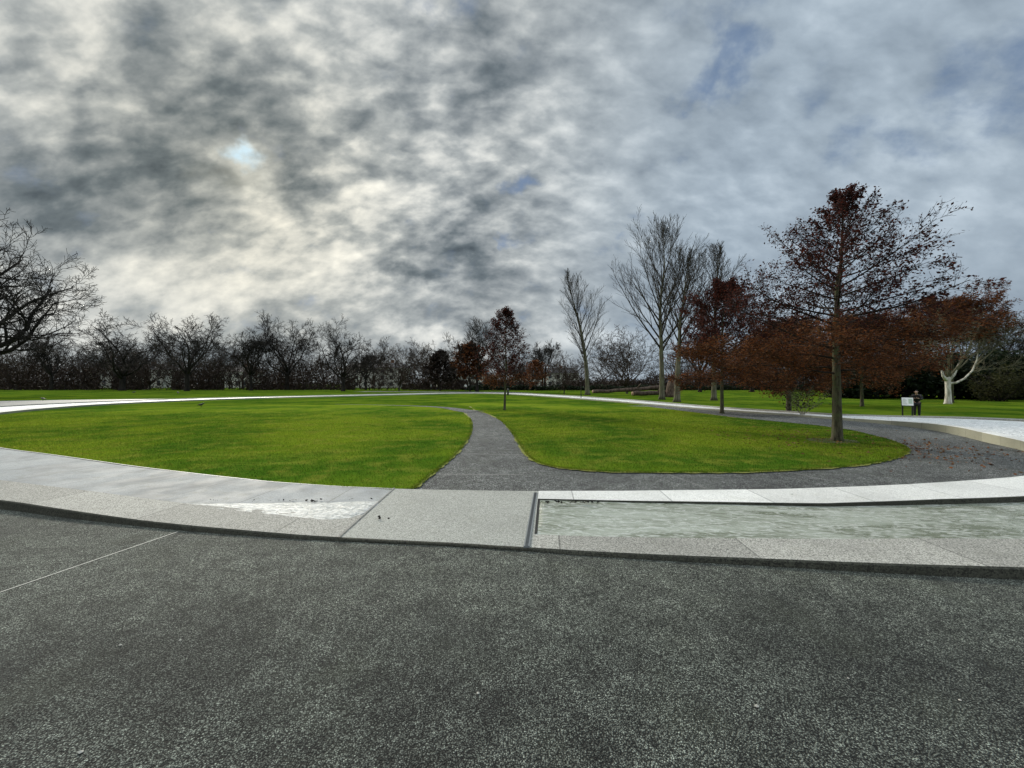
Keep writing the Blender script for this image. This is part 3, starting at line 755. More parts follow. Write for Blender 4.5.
def plane_tree(seed, H_=15., W_=7., rt=.42, limbs=6, rmin=.022, fine=1.0, bare=.24, wig=.22, ang0=48):
    T = Tree(seed); rr_ = T.r
    prm = dict(seg=(5, 7, 6, 5, 4), wig=(.06, wig, wig+.03, .22, .2), up=(.02, .05, .06, .05, .04), rmin=rmin, leaf_lvl=9, levels=5,
               n=(0, int(7*fine), int(6*fine), int(5*fine)), t0=(0, .28, .2, .15), ang=(0, 52, 48, 42), ratio=(0, .52, .52, .5), tap=(0, .4, .4, .4), rr=(0, .6, .6, .6))
    d = Vector((rr_.gauss(0, .03), rr_.gauss(0, .03), 1)).normalized(); top = Vector((0, 0, 0))
    pts = []; rad = []; L0 = H_*bare; p = Vector((0, 0, -.3))
    for i in range(7):
        t = i/6; pts.append(Vector((d.x*L0*t, d.y*L0*t, -.3 + (L0+.3)*t))); rad.append(rt*(1.5-1.0*min(1, t*3.5)**.5*.5 - .12*t) if i else rt*1.55)
    T.trunk.tube(pts, rad, 10)
    az = rr_.uniform(0, 6.28); top = pts[-1]
    for k in range(limbs):
        az += 2*math.pi/limbs*rr_.uniform(.8, 1.2); a = R(ang0)*rr_.uniform(.55, 1.15)
        dd = Vector((math.cos(az)*math.sin(a), math.sin(az)*math.sin(a), math.cos(a)))
        L = math.sqrt((W_*math.sin(a))**2 + ((H_-L0)*math.cos(a))**2)*rr_.uniform(.85, 1.08)
        T.grow(top - Vector((0, 0, rr_.uniform(0, L0*.25))), dd, L, rt*rr_.uniform(.42, .6), 1, prm)
    T.grow(top, Vector((0, 0, 1)), (H_-L0)*.95, rt*.6, 1, prm)
    return T
def leader_tree(seed, H_, rt, first, nprim, lenf, angf, prm, leanx=0., legs=11, asym=None, droop=0):
    """central leader; lenf(t) branch length (m), angf(t) angle from vertical (deg), t 0..1 up the crown"""
    T = Tree(seed); rr_ = T.r; pts = []; rad = []; wob = Vector((0, 0, 0))
    for i in range(legs+1):
        t = i/legs; wob += Vector((rr_.gauss(0, .012), rr_.gauss(0, .012), 0))*H_*.6
        pts.append(Vector((leanx*t*t*H_ + wob.x*t, wob.y*t, H_*t - .05*(i == 0)))); rad.append(max(prm['rmin'], rt*(1-t)**.85*(1.0 if i else 1.55)))
    pts.insert(1, pts[0].lerp(pts[1], .25)); rad.insert(1, rt*1.06)
    T.trunk.tube(pts, rad, 9)
    az = rr_.uniform(0, 6.28)
    for k in range(nprim):
        t = (k + rr_.uniform(.1, .9))/nprim; z = first + (H_*.985-first)*t
        for i in range(len(pts)-1):
            if pts[i+1].z >= z: break
        u = (z-pts[i].z)/(pts[i+1].z-pts[i].z); q = pts[i].lerp(pts[i+1], u); rr0 = rad[i]+(rad[i+1]-rad[i])*u
        az += 2.4 + rr_.uniform(-.35, .35); a = R(angf(t))*rr_.uniform(.85, 1.12)
        dd = Vector((math.cos(az)*math.sin(a), math.sin(az)*math.sin(a), math.cos(a)))
        L = lenf(t)*rr_.uniform(.78, 1.15)
        if asym: L *= asym(math.cos(az), t)
        T.grow(q, dd, L, min(rr0*.55, .0125*L + .006), 1, prm)
    return T
TREE_N = [0]
def put(T, name, loc, mb, mt, label, cat='tree', group=None, leaf=None, rz=0, sc=1):
    r = empty(name, loc, label, cat, group, rz); r.scale = (sc, sc, sc)
    T.trunk.build('trunk', mb, r)
    if leaf is None: T.limb.build('crown', mt, r)
    else:
        T.limb.build('branches', mt, r); link('foliage', leaf, r)
    return r
def foliage_mesh(T, name, mat, n_per, spread, size, seed, lo=-1, hi=99, flat_=.6, keep=1.0, clump=0, asp=1.6, top_thin=0):
    rgn = np.random.default_rng(seed)
    tp = np.array([[q.x, q.y, q.z] for q, l in T.tips if lo <= q.z <= hi])
    if keep < 1: tp = tp[rgn.uniform(0, 1, len(tp)) < keep]
    if top_thin: tp = tp[(tp[:, 2] < top_thin) | (rgn.uniform(0, 1, len(tp)) < .45)]
    if clump:
        ok = np.array([mnoise.noise(Vector(p)*clump) > -.12 for p in tp]); tp = tp[ok]
    C = np.repeat(tp, n_per, 0) + rgn.normal(0, spread, (len(tp)*n_per, 3))
    return leaf_cloud(C, size, rgn, flat_, asp)

# --- the near red tree (pin oak), 7 m tall
prm = dict(seg=(0, 7, 5, 4, 3), wig=(0, .06, .12, .16, .2), up=(0, .035, .03, .02, 0), rmin=.0035, leaf_lvl=2, levels=4, n=(0, 14, 9, 4), t0=(0, .18, .1, .1), ang=(0, 38, 42, 40), ratio=(0, .42, .5, .5), tap=(0, .5, .4, .3), rr=(0, .55, .6, .6))
def mk_red_near():
    lenf = lambda t: (interp([(0, 2.2), (.1, 2.5), (.3, 2.55), (.5, 2.05), (.7, 1.35), (.85, .8), (1, .35)], t))
    angf = lambda t: interp([(0, 86), (.2, 80), (.45, 72), (.75, 62), (1, 36)], t)
    T = leader_tree(11, 6.85, .125, 1.85, 58, lenf, angf, prm, leanx=.012, asym=lambda c, t: 1 + .12*max(0, c)*(1 - abs(t-.35)) - .04*max(0, -c))
    VR = foliage_mesh(T, 'f', None, 2, .05, .036, 5, lo=3.1, keep=.55, top_thin=5.3)
    VO = foliage_mesh(T, 'f', None, 9, .085, .022, 6, lo=1.45, hi=3.15, flat_=.3, keep=.6, asp=2.6)
    me = tri_mesh('foliage', np.concatenate([VR, VO]), M['leaf_red'], 4); me.materials.append(M['leaf_orange'])
    mi = np.zeros(len(VR)+len(VO), np.int32); mi[len(VR):] = 1; me.polygons.foreach_set('material_index', mi)
    return T, me
T, me = mk_red_near()
base = P(837, 441, .02)
put(T, 'red_oak_tree', (base.x, base.y, .015), M['bark_oak'], M['twig_oak'], 'tallest red leaved young tree, at the right, nearest tree on the lawn', leaf=me)
# second red tree on the lawn edge, px 722
def mk_red2(seed, Ht, first, wid_, n=46, pn=4, rt=.10, orange=.45, size=.075):
    p2 = dict(prm); p2['n'] = (0, 11, 7, 3); p2['rmin'] = .006
    lenf = lambda t: wid_*interp([(0, .85), (.2, 1.0), (.5, .85), (.8, .55), (1, .2)], t)
    angf = lambda t: interp([(0, 88), (.3, 74), (.7, 52), (1, 28)], t)
    T = leader_tree(seed, Ht, rt, first, n, lenf, angf, p2)
    cut = first + (Ht-first)*orange
    VR = foliage_mesh(T, 'f', None, max(1, pn-2), .07, size*.9, seed+1, lo=cut, keep=.6)
    VO = foliage_mesh(T, 'f', None, pn, .12, size*.6, seed+2, hi=cut, flat_=.35, asp=2.4)
    me = tri_mesh('foliage', np.concatenate([VR, VO]), M['leaf_red'], 4); me.materials.append(M['leaf_orange'])
    mi = np.zeros(len(VR)+len(VO), np.int32); mi[len(VR):] = 1; me.polygons.foreach_set('material_index', mi)
    return T, me
T, me = mk_red2(21, 6.7, 1.5, 2.9, 50, 5, size=.06)
b = P(722, 413, .02); put(T, 'red_oak_tree', (b.x, b.y, .0), M['bark_oak'], M['twig_oak'], 'red leaved tree with thin straight trunk between the poplars and the tallest red tree', leaf=me)
T, me = mk_red2(22, 5.9, 1.6, 1.7, 46, 3, rt=.075, orange=.12, size=.06)
b = P(504.5, 410, .02); put(T, 'red_oak_tree', (b.x, b.y, .0), M['bark_oak'], M['twig_oak'], 'slender dark red tree standing alone on the lawn by the path in the middle', leaf=me)
# dense orange-brown trees behind the near one
def mk_rust(seed, Ht, first, wid_, n, pn, size=.09, flatt=False, keep=.62):
    p2 = dict(prm); p2['n'] = (0, 9, 6, 3); p2['rmin'] = .008
    lenf = lambda t: wid_*interp([(0, .9), (.2, 1.0), (.5, .92), (.8, .62), (1, .3)], t)
    angf = (lambda t: interp([(0, 88), (.3, 78), (.7, 58), (1, 35)], t)) if not flatt else (lambda t: interp([(0, 70), (.5, 62), (1, 45)], t))
    T = leader_tree(seed, Ht, .14, first, n, lenf, angf, p2)
    return T, tri_mesh('foliage', foliage_mesh(T, 'f', None, pn, .14, size*.72, seed+3, flat_=.35, keep=keep, asp=2.2), M['leaf_orange'], 4)
T, me = mk_rust(31, 4.4, 1.1, 2.8, 44, 7, .06)
b = PX(778, 21.5); put(T, 'rusty_leaved_tree', (b.x+.6, b.y, terrain(b.x, b.y)), M['bark_oak'], M['twig_oak'], 'low bushy rust brown tree touching the grass left of the nearest trunk', leaf=me)
T, me = mk_rust(32, 6.6, 2.1, 4.9, 50, 8, .085)
b = PX(862, 34); put(T, 'rusty_leaved_tree', (b.x, b.y, terrain(b.x, b.y)), M['bark_oak'], M['twig_oak'], 'broad rust brown tree behind the nearest trunk and left of the person', leaf=me)
T, me = mk_rust(33, 9.6, 5.4, 5.2, 50, 8, .09, True)
b = PX(952, 41); put(T, 'rusty_leaved_tree', (b.x, b.y, terrain(b.x, b.y)), M['bark_oak'], M['twig_oak'], 'orange brown flat topped tree left of the white trunked tree at the right', leaf=me)

# --- poplars
ppop = dict(seg=(0, 7, 5, 4, 3), wig=(0, .035, .06, .09, .12), up=(0, .03, .05, .05, .04), rmin=.011, leaf_lvl=9, levels=4, n=(0, 12, 8, 0), t0=(0, .2, .12, .1), ang=(0, 26, 26, 30), ratio=(0, .42, .45, .5), tap=(0, .5, .4, .3), rr=(0, .55, .6, .6))
def poplar(seed, Ht, first, wid_, n, rt, lean=0, angs=((0, 42), (.4, 34), (1, 16))):
    lenf = lambda t: wid_*interp([(0, 1.25), (.25, 1.25), (.6, .95), (1, .35)], t)
    angf = lambda t: interp(list(angs), t)
    return leader_tree(seed, Ht, rt, first, n, lenf, angf, ppop, leanx=lean)
T = poplar(46, 16.6, 4.6, 6.6, 30, .27, angs=((0, 44), (.3, 36), (.7, 24), (1, 10)))
b = PX(662, 39.5); put(T, 'poplar_tree', (b.x, b.y, 0), M['bark_poplar'], M['twig_poplar'], 'tallest bare poplar with a wide fan of upright branches', group='bare poplars beyond the ring')
T = poplar(42, 16.6, 4.0, 5.2, 26, .34, lean=-.19, angs=((0, 36), (.5, 27), (1, 10)))
b = PX(587.5, 56); put(T, 'poplar_tree', (b.x, b.y, 0), M['bark_poplar'], M['twig_poplar'], 'bare poplar with pale trunk leaning left beside the fallen log', group='bare poplars beyond the ring')
T = poplar(43, 12.2, 3.6, 4.6, 24, .27, lean=.10, angs=((0, 36), (.5, 28), (1, 12)))
b = PX(677, 34.2); put(T, 'poplar_tree', (b.x, b.y, 0), M['bark_poplar'], M['twig_poplar'], 'bare poplar with pale trunk just right of the tallest poplar', group='bare poplars beyond the ring')
T = poplar(44, 14.6, 4, 4.6, 26, .25, lean=.02, angs=((0, 36), (.5, 26), (1, 12)))
b = PX(714, 38.5); put(T, 'poplar_tree', (b.x, b.y, 0), M['bark_poplar'], M['twig_poplar'], 'bare poplar half hidden behind the second red leaved tree', group='bare poplars beyond the ring')

# --- white trunked tree at the right
T = Tree(51); pw = dict(seg=(0, 8, 6, 5, 4), wig=(0, .10, .13, .16, .2), up=(0, .03, .03, .03, .0), rmin=.012, leaf_lvl=2, levels=5, n=(0, 9, 7, 4), t0=(0, .3, .15, .1), ang=(0, 40, 42, 42), ratio=(0, .5, .5, .5), tap=(0, .4, .4, .4), rr=(0, .55, .6, .6))
T.trunk.tube([Vector((0, 0, -.1)), Vector((0, 0, .12)), Vector((0.02, 0, .8)), Vector((0, 0, 1.6)), Vector((-.03, 0, 2.3)), Vector((-.02, 0, 2.7))], [.40, .28, .23, .215, .22, .17], 12)
T.trunk.tube([Vector((.05, 0, 2.05)), Vector((.7, -.1, 2.1)), Vector((1.5, -.1, 2.5)), Vector((2.3, -.1, 3.3)), Vector((2.9, 0, 4.4)), Vector((3.0, 0, 5.3))], [.13, .10, .085, .07, .055, .04], 7)
T.trunk.tube([Vector((-.1, 0, 2.3)), Vector((-.5, 0, 2.8)), Vector((-.65, 0, 3.5))], [.17, .12, .08], 7)
T.trunk.tube([Vector((.1, 0, 2.4)), Vector((.6, 0, 2.9)), Vector((1.1, .1, 3.8)), Vector((1.4, .2, 4.6))], [.15, .12, .09, .06], 7)
for (x, z, dx, dz_, L, r_) in [(-.65, 3.4, -.6, 1, 4.5, .09), (0, 2.5, -.1, 1, 6, .13), (0, 2.5, -.55, 1, 5.5, .11), (1.3, 4.5, .5, 1, 4.6, .07), (.9, 3.4, 1, .9, 5.5, .08), (2.7, 3.8, 1, .6, 5, .07), (3.0, 5.2, .8, .8, 4.4, .05), (2.3, 3.2, 1, .2, 4, .05), (0, 2.6, .4, 1, 6, .12), (1.4, 4.5, 1, .5, 5, .06)]:
    for sy in (-.35, .4): T.grow(Vector((x, 0, z)), Vector((dx, sy, dz_)).normalized(), L*T.r.uniform(.85, 1.05), r_, 1, pw)
b = PX(948, 38.5); put(T, 'white_trunked_tree', (b.x, b.y, terrain(b.x, b.y)), M['bark_birch'], M['twig_birch'], 'bare tree with stout chalk white trunk and one long white limb to the right')

# --- evergreen shrubs at the right, dark mass
def shrub_mesh(seed, w_, h_, n, size):
    r_ = np.random.default_rng(seed); lobes = [(r_.uniform(-.6, .6)*w_, r_.uniform(-.6, .6)*w_, r_.uniform(.25, .72)*h_, r_.uniform(.3, .5)*w_, r_.uniform(.24, .36)*h_) for _ in range(12)]
    lobes.append((0, 0, .3*h_, .75*w_, .3*h_)); C = []
    for k in range(n):
        x, y, z, a, c = lobes[r_.integers(0, len(lobes))]; d = r_.normal(0, 1, 3); d /= np.linalg.norm(d); q_ = r_.uniform(.55, 1.08)
        C.append((x + d[0]*a*q_, y + d[1]*a*q_, max(.05, z + d[2]*c*q_)))
    return leaf_cloud(np.array(C), size, r_, .7)
def shrub(name, loc, seed, w_, h_, n, size, mat, label, group=None, stems=True):
    r = empty(name, loc, label, 'shrub', group)
    T = Tree(seed); ps = dict(seg=(0, 5, 4), wig=(0, .12, .2), up=(0, .02, .02), rmin=.02, leaf_lvl=9, levels=3, n=(0, 6), t0=(0, .3), ang=(0, 40), ratio=(0, .5), tap=(0, .4), rr=(0, .6))
    for k in range(9):
        a = k*.7; T.grow(Vector((math.cos(a)*.2, math.sin(a)*.2, -.1)), Vector((math.cos(a)*.7, math.sin(a)*.7, 1)).normalized(), h_*.8, .07, 1, ps)
    T.limb.build('stems', M['bark_dark'], r)
    link('foliage', tri_mesh('foliage', shrub_mesh(seed, w_, h_, n, size), mat, 4), r); return r
gS = 'dark evergreen shrubs behind the white trunked tree'
for i, (px, Y, w_, h_, lab) in enumerate([(852, 55, 5.5, 5.2, 'dark evergreen shrub behind the broad rusty tree, left end of the dark belt'), (893, 54, 5.5, 5.8, 'dark evergreen shrub behind the person'),
        (930, 52, 5.2, 6.4, 'dark evergreen shrub directly left of the white trunk'), (972, 51, 5.5, 6.0, 'dark evergreen shrub directly right of the white trunk'), (1012, 49, 5.5, 6.6, 'dark green shrub at the right edge of the photo'), (1060, 50, 5.5, 6.5, 'dark evergreen shrub cut by the right border of the photo')]):
    b = PX(px, Y); shrub('evergreen_shrub', (b.x, b.y, terrain(b.x, b.y)), 60+i, w_, h_, 11000, .26, M['leaf_evergreen'], lab, gS)
# few green shoots near right edge
b = PX(1000, 44); shrub('leafy_shrub', (b.x, b.y, terrain(b.x, b.y)), 77, 3.0, 4.4, 3500, .13, M['leaf_olive'], 'olive green thin shrub in front of the dark shrubs at the right edge')

# --- row of bare planes on the left and middle
protos = {}
def proto(key, fn, mb_, mt_):
    T = fn(); r = empty('bare_tree', (0, 0, 0)); T.trunk.build('trunk', mb_, r); T.limb.build('crown', mt_, r); protos[key] = [r, False, max(p.z for p in T.limb.v)]
proto('A', lambda: plane_tree(101, 16, 7.5, .42, 7, .024, fine=1.55), M['bark_dark'], M['bark_dark'])
proto('B', lambda: plane_tree(102, 16, 8.5, .45, 6, .024, fine=1.5, wig=.26, bare=.2, ang0=58), M['bark_dark'], M['bark_dark'])
proto('C', lambda: plane_tree(103, 15, 6, .36, 8, .024, fine=1.4, bare=.28, ang0=40), M['bark_dark'], M['bark_dark'])
proto('D', lambda: plane_tree(104, 13, 6.5, .22, 8, .020, fine=1.4, bare=.12, wig=.12, ang0=48), M['bark_plane'], M['twig_brown'])
gP = 'bare trees in a row across the far side of the lawn'
def bare(key, px, basey, topy, label, wd_=1., rz=None, group=gP, Y=None):
    pr_, used, nominal = protos[key]
    o = pr_ if not used else copy_tree(pr_); protos[key][1] = True
    Y = Y or H*F/(basey-HOR); h = 1.12*(basey-topy)*Y/F
    b = PX(px, Y); o.location = (b.x, Y, terrain(b.x, Y)); s_ = h/nominal; o.scale = (s_*wd_, s_*wd_, s_); o.rotation_euler = (0, 0, rz if rz is not None else random.uniform(0, 6.28))
    tag(o, label, 'tree', group); return o
bare('C', 51, 390.2, 338, 'small bare tree near the left edge under the big limbs', rz=1)
bare('B', 122, 390.6, 318, 'bare tree with wide forked limbs, right of the big tree at the left edge', 1.25, rz=.4)
bare('A', 187, 391, 316, 'bare dark tree, third trunk from the left border', 1.0, rz=2)
bare('D', 219, 389.6, 348, 'small bushy bare tree between the third and the next tall trunk', 1.0)
bare('C', 251, 390.5, 336, 'slim bare tree left of the two round crowned trees', 1.0, rz=3)
bare('A', 287, 390, 318, 'round crowned bare tree, left one of the pair in the middle left', .95, rz=4.1)
bare('B', 343, 391.2, 320, 'round crowned bare tree, right one of the pair in the middle left', .9, rz=5)
bare('C', 366, 390, 352, 'small bare tree close to the right of the round crowned pair', 1)
bare('D', 399, 390.8, 341, 'vase shaped twiggy bare tree left of the brown trees', 1.0, rz=1)
bare('D', 436, 390, 350, 'low twiggy bare tree at the left foot of the brown trees', 1.1)
bare('A', 477, 391.5, 320, 'bare topped tree with thick black trunk behind the slender red tree', .8, rz=2.6)
bare('C', 545, 390, 345, 'small bare tree just left of the leaning poplar', 1, rz=2)
bare('D', 564, 394, 360, 'small dark bushy bare tree in front of the leaning poplar', 1.0, rz=.3)
bare('D', 627, 393.5, 333, 'round twiggy bare tree between the leaning poplar and the tallest poplar', 1.05, rz=2.2)
bare('C', 700, 392, 330, 'bare tree far behind between the two right poplars', 1, rz=2.2)
bare('B', 752, 392, 322, 'bare tree far behind the second red leaved tree', 1, rz=.2)
bare('A', 806, 391.5, 330, 'bare tree far behind, left of the nearest trunk', 1, rz=1.2)
bare('B', 905, 391, 322, 'bare tree far behind the orange flat topped tree', 1, rz=3.2)
bare('A', 1015, 392, 318, 'bare tree far behind at the right edge', 1, rz=3.9)
bare('D', 16, 390, 350, 'low twiggy tree at the left edge of the far row', 1.1)
bare('D', 84, 389.6, 344, 'low twiggy tree between the second and third trunk from the left', 1.1)
bare('D', 150, 389.6, 345, 'low twiggy tree left of the third tall trunk', 1.1)
# big tree at the left edge
T = plane_tree(111, 18.0, 14.0, .8, 10, .019, fine=1.6, bare=.16, wig=.2, ang0=62)
b = PX(-62, 40); put(T, 'large_bare_tree', (b.x, b.y, 0), M['bark_dark'], M['bark_dark'], 'huge bare tree whose black limbs reach in from the left edge')
# brown leaved bits behind the middle tree
T, me = mk_rust(35, 9.5, 2.6, 4.2, 36, 2, .28, keep=.45)
b = PX(470, 84); put(T, 'rusty_leaved_tree', (b.x, b.y, 0), M['bark_dark'], M['bark_dark'], 'distant rust brown tree behind the slender red tree', leaf=me)
T, me = mk_rust(36, 8.2, 1.6, 4.2, 36, 2, .28, keep=.45)
me.materials[0] = M['brush']; b = PX(440, 90); put(T, 'brown_leaved_tree', (b.x, b.y, 0), M['bark_dark'], M['bark_dark'], 'distant dark brown leaved tree just left of the rust brown one', leaf=me)
T, me = mk_rust(37, 6.2, 1.5, 3.4, 36, 2, .2, keep=.25)
b = PX(536, 92); put(T, 'rusty_leaved_tree', (b.x, b.y, 0), M['bark_dark'], M['bark_dark'], 'distant low rust brown tree right of the slender red tree', leaf=me)

# --- far woodland: one mass nobody could count
rw = np.random.default_rng(9)
src = [plane_tree(201, 14, 6, .3, 5, .035, fine=.72), plane_tree(202, 12, 6, .25, 6, .035, fine=.72, bare=.12)]
arr = []
for T in src:
    vv = np.array([[p.x, p.y, p.z] for p in T.trunk.v + T.limb.v], np.float32); off = len(T.trunk.v)
    ff = [f for f in T.trunk.f if len(f) == 4] + [tuple(i+off for i in f) for f in T.limb.f if len(f) == 4]
    arr.append((vv, np.array(ff, np.int32)))
VV, FF, o_ = [], [], 0
spots = [(rw.uniform(-2.2, 2.2), rw.uniform(104, 150)) for _ in range(175)]
for sx, Y in spots:
    v0, f0 = arr[rw.integers(0, 2)]; a = rw.uniform(0, 6.28); s_ = rw.uniform(.6, 1.15) * (Y/118)
    c, s2 = math.cos(a), math.sin(a); q_ = np.empty_like(v0)
    q_[:, 0] = (v0[:, 0]*c - v0[:, 1]*s2)*s_ + sx*Y; q_[:, 1] = (v0[:, 0]*s2 + v0[:, 1]*c)*s_ + Y; q_[:, 2] = v0[:, 2]*s_
    VV.append(q_); FF.append(f0 + o_); o_ += len(v0)
VV = np.concatenate(VV); FF = np.concatenate(FF); nw = len(FF)
me = bpy.data.meshes.new('far_woodland'); me.vertices.add(len(VV)); me.vertices.foreach_set('co', VV.ravel()); me.loops.add(nw*4); me.loops.foreach_set('vertex_index', FF.ravel())
me.polygons.add(nw); me.polygons.foreach_set('loop_start', np.arange(0, nw*4, 4, dtype=np.int32)); me.polygons.foreach_set('loop_total', np.full(nw, 4, np.int32)); me.materials.append(M['twig_brown']); me.update()
tag(link('far_woodland', me), 'far belt of bare brown woodland along the horizon', 'woodland', kind='stuff')
# undergrowth in front of and among the wood
n = 230000; X = rw.uniform(-2.2, 2.2, n); Y = rw.uniform(100, 152, n)
hmax = np.array([3.6 + 3.4*mnoise.noise(Vector((x*9, y*.03, 3))) + 1.2*mnoise.noise(Vector((x*40, y*.1, 7))) for x, y in zip(X, Y)])
hmax = np.where((X > -.38) & (X < .35), hmax*.7, hmax); hmax = np.where(X < -.25, hmax*1.45+1.5, hmax); hmax = np.where(X > .55, hmax*1.4+1.5, hmax)
gap = np.zeros(n, bool)
for g0, g1 in ((100, 113), (148, 172), (224, 246), (355, 402), (468, 484), (528, 562)):
    pxx = X*F + CX; gap |= (pxx > g0) & (pxx < g1) & (rw.uniform(0, 1, n) < .86)
Z = rw.uniform(0, 1, n)**1.7*np.maximum(1.4, hmax*1.15)
tag(link('far_undergrowth', tri_mesh('far_undergrowth', leaf_cloud(np.stack([X*Y, Y, Z], 1)[~gap], .17, rw, 1.6, 6), M['brush'], 4)), 'dark brown scrub under the far woodland', 'undergrowth', kind='stuff')
# long hedge in the middle distance
n = 15000; X = rw.uniform(-.12, .98, n)
HX = X*96; HY = 96 + rw.uniform(-1, 1, n) + 4*X; HZ = rw.uniform(0, 1, n)**.8*(1.15 + .25*np.sin(X*60))
r = empty('clipped_hedge', (0, 0, 0), 'long low dark hedge running behind the poplars', 'hedge')
link('foliage', tri_mesh('foliage', leaf_cloud(np.stack([HX, HY, HZ], 1), .25, rw, 1), M['leaf_evergreen'], 4), r)

# ------------------------------------------------------------------ buildings far behind
M['wall_pale'] = plain('render_pale', (.55, .53, .48), .9, .1, .5); M['roof_slate'] = plain('slate_roof', (.07, .07, .075), .7, .2, 1); M['glass'] = plain('window_glass', (.04, .05, .06), .15, .2, 2)
M['brick'] = plain('brown_brick', (.22, .12, .08), .9, .2, 2)
def building(px, Y, w_, h_, d_, mat, label, nx_, nz_):
    b = PX(px, Y); r = empty('far_building', (b.x, b.y, 0), label, 'building', 'pale buildings far behind the trees')
    m = MB(); m.box((0, 0, h_/2), (w_, d_, h_)); m.build('wall', mat, r, False)
    m = MB(); hw, hd = w_/2+.4, d_/2+.4
    v = [(-hw, -hd, h_), (hw, -hd, h_), (hw, hd, h_), (-hw, hd, h_), (-hw*.8, 0, h_+2.6), (hw*.8, 0, h_+2.6)]
    m.v = [Vector(p) for p in v]; m.f = [(0, 1, 5, 4), (1, 2, 5), (2, 3, 4, 5), (3, 0, 4), (0, 3, 2, 1)]; m.m = [0]*5
    rf = m.build('roof', M['roof_slate'], r, False)
    m = MB(); m.box((w_*.25, 0, h_+2.6), (1.2, 1, 2.2)); m.build('chimney', M['brick'], rf, False)
    for i in range(nx_):
        for j in range(nz_):
            m = MB(); m.box((-w_/2 + w_*(i+.5)/nx_, -d_/2-.02, h_*(j+.55)/nz_), (1.4, .1, h_/nz_*.55)); m.build('window', M['glass'], r, False)
building(134, 165, 34, 7.5, 10, M['wall_pale'], 'far pale building seen between trunks at the left', 9, 2)
building(238, 175, 16, 7, 10, M['wall_pale'], 'far small pale building behind the fourth trunk from the left', 5, 2)
building(378, 170, 26, 8.5, 10, M['wall_pale'], 'far pale building behind the vase shaped bare tree', 7, 3)
building(545, 180, 30, 6.5, 10, M['wall_pale'], 'far pale low building behind the leaning poplar', 8, 2)
building(470, 190, 22, 6, 10, M['wall_pale'], 'far pale low building behind the slender red tree', 6, 2)

# ------------------------------------------------------------------ fallen log, stump, posts
def log_(p0, p1, r0, r1, label, seed):
    rr_ = random.Random(seed); r = empty('fallen_log', p0, label, 'log'); d = Vector(p1)-Vector(p0); m = MB(); pts, rad = [], []
    for i in range(11):
        u = i/10; pts.append(d*u + Vector((0, rr_.gauss(0, .05), rr_.gauss(0, .04)))); rad.append((r0+(r1-r0)*u)*rr_.uniform(.92, 1.08))
    m.tube(pts, rad, 12); m.build('trunk', M['log'], r)
    m = MB(); a = pts[0]; dn = d.normalized(); m.tube([a - dn*.03, a + dn*.02], [rad[0]*.93]*2, 14); m.build('cut_end', M['cutwood'], r)
    m = MB(); q_ = pts[6]; m.tube([q_, q_+Vector((.3, -.2, .5)), q_+Vector((.5, -.2, .75))], [.12, .09, .07], 6); m.build('branch_stub', M['log'], r)
Yl = 50
log_(tuple(PX(593, Yl, .55)), tuple(PX(664, Yl+3, 1.15)), .22, .28, 'long pale fallen tree trunk resting behind the ring beside the leaning poplar', 1)
log_(tuple(PX(633, Yl-1.5, .42)), tuple(PX(672, Yl+1, .45)), .30, .28, 'shorter dark fallen trunk lying in front of the long one', 2)
r = empty('tree_stump', tuple(PX(671, 50)), 'rough broken stump at the right end of the fallen logs', 'stump')
m = MB(); m.tube([Vector((0, 0, -.1)), Vector((0, 0, .3)), Vector((.05, 0, 1.2)), Vector((.1, 0, 2.0))], [.95, .7, .6, .45], 11); m.build('bole', M['log'], r)
m = MB(); m.tube([Vector((.1, 0, 1.6)), Vector((.5, 0, 2.3)), Vector((.6, 0, 2.9))], [.25, .2, .08], 6); m.build('broken_limb', M['log'], r)
# stake and sapling
psap = dict(seg=(0, 4, 3), wig=(0, .1, .12), up=(0, .05, .05), rmin=.012, leaf_lvl=9, levels=3, n=(0, 4), t0=(0, .3), ang=(0, 35), ratio=(0, .5), tap=(0, .4), rr=(0, .6))
T = leader_tree(88, 5.2, .05, 1.8, 12, lambda t: 1.3*(1-.6*t), lambda t: 45-15*t, psap)
b = P(581, 398.5); put(T, 'young_sapling', (b.x, b.y, 0), M['bark_dark'], M['twig_brown'], 'thin dark sapling standing on the lawn in front of the leaning poplar')
b = P(508, 395.2); r = empty('bollard', (b.x, b.y, 0), 'small dark post beside the ring just behind the slender red tree', 'bollard')
m = MB(); m.tube([Vector((0, 0, 0)), Vector((0, 0, .9)), Vector((0, 0, .97))], [.13, .13, .08], 12); m.build('post', plain('dark_iron', (.02, .02, .02), .5), r); m = MB(); m.tube([Vector((0, 0, .78)), Vector((0, 0, .82))], [.145, .145], 12); m.build('collar', M['steel'], r)
# twiggy low sprays beside the near trunk
psp = dict(seg=(0, 6, 4, 3), wig=(0, .1, .15, .2), up=(0, .01, .01, 0), rmin=.004, leaf_lvl=2, levels=4, n=(0, 9, 4), t0=(0, .2, .1), ang=(0, 35, 35), ratio=(0, .45, .5), tap=(0, .4, .3), rr=(0, .6, .6))
T = Tree(90)
for k in range(7): T.grow(Vector((0, 0, 0)), Vector((math.cos(k*.9)*.6, math.sin(k*.9)*.6, 1)).normalized(), 1.35, .02, 1, psp)
b = PX(802, 19); r = empty('young_shrub', (b.x, b.y, 0), 'thin pale twiggy shrub on the grass left of the nearest trunk', 'shrub'); T.limb.build('stems', M['twig_birch'], r)
link('foliage', tri_mesh('foliage', foliage_mesh(T, 'f', None, 1, .04, .045, 4), M['leaf_olive'], 4), r)

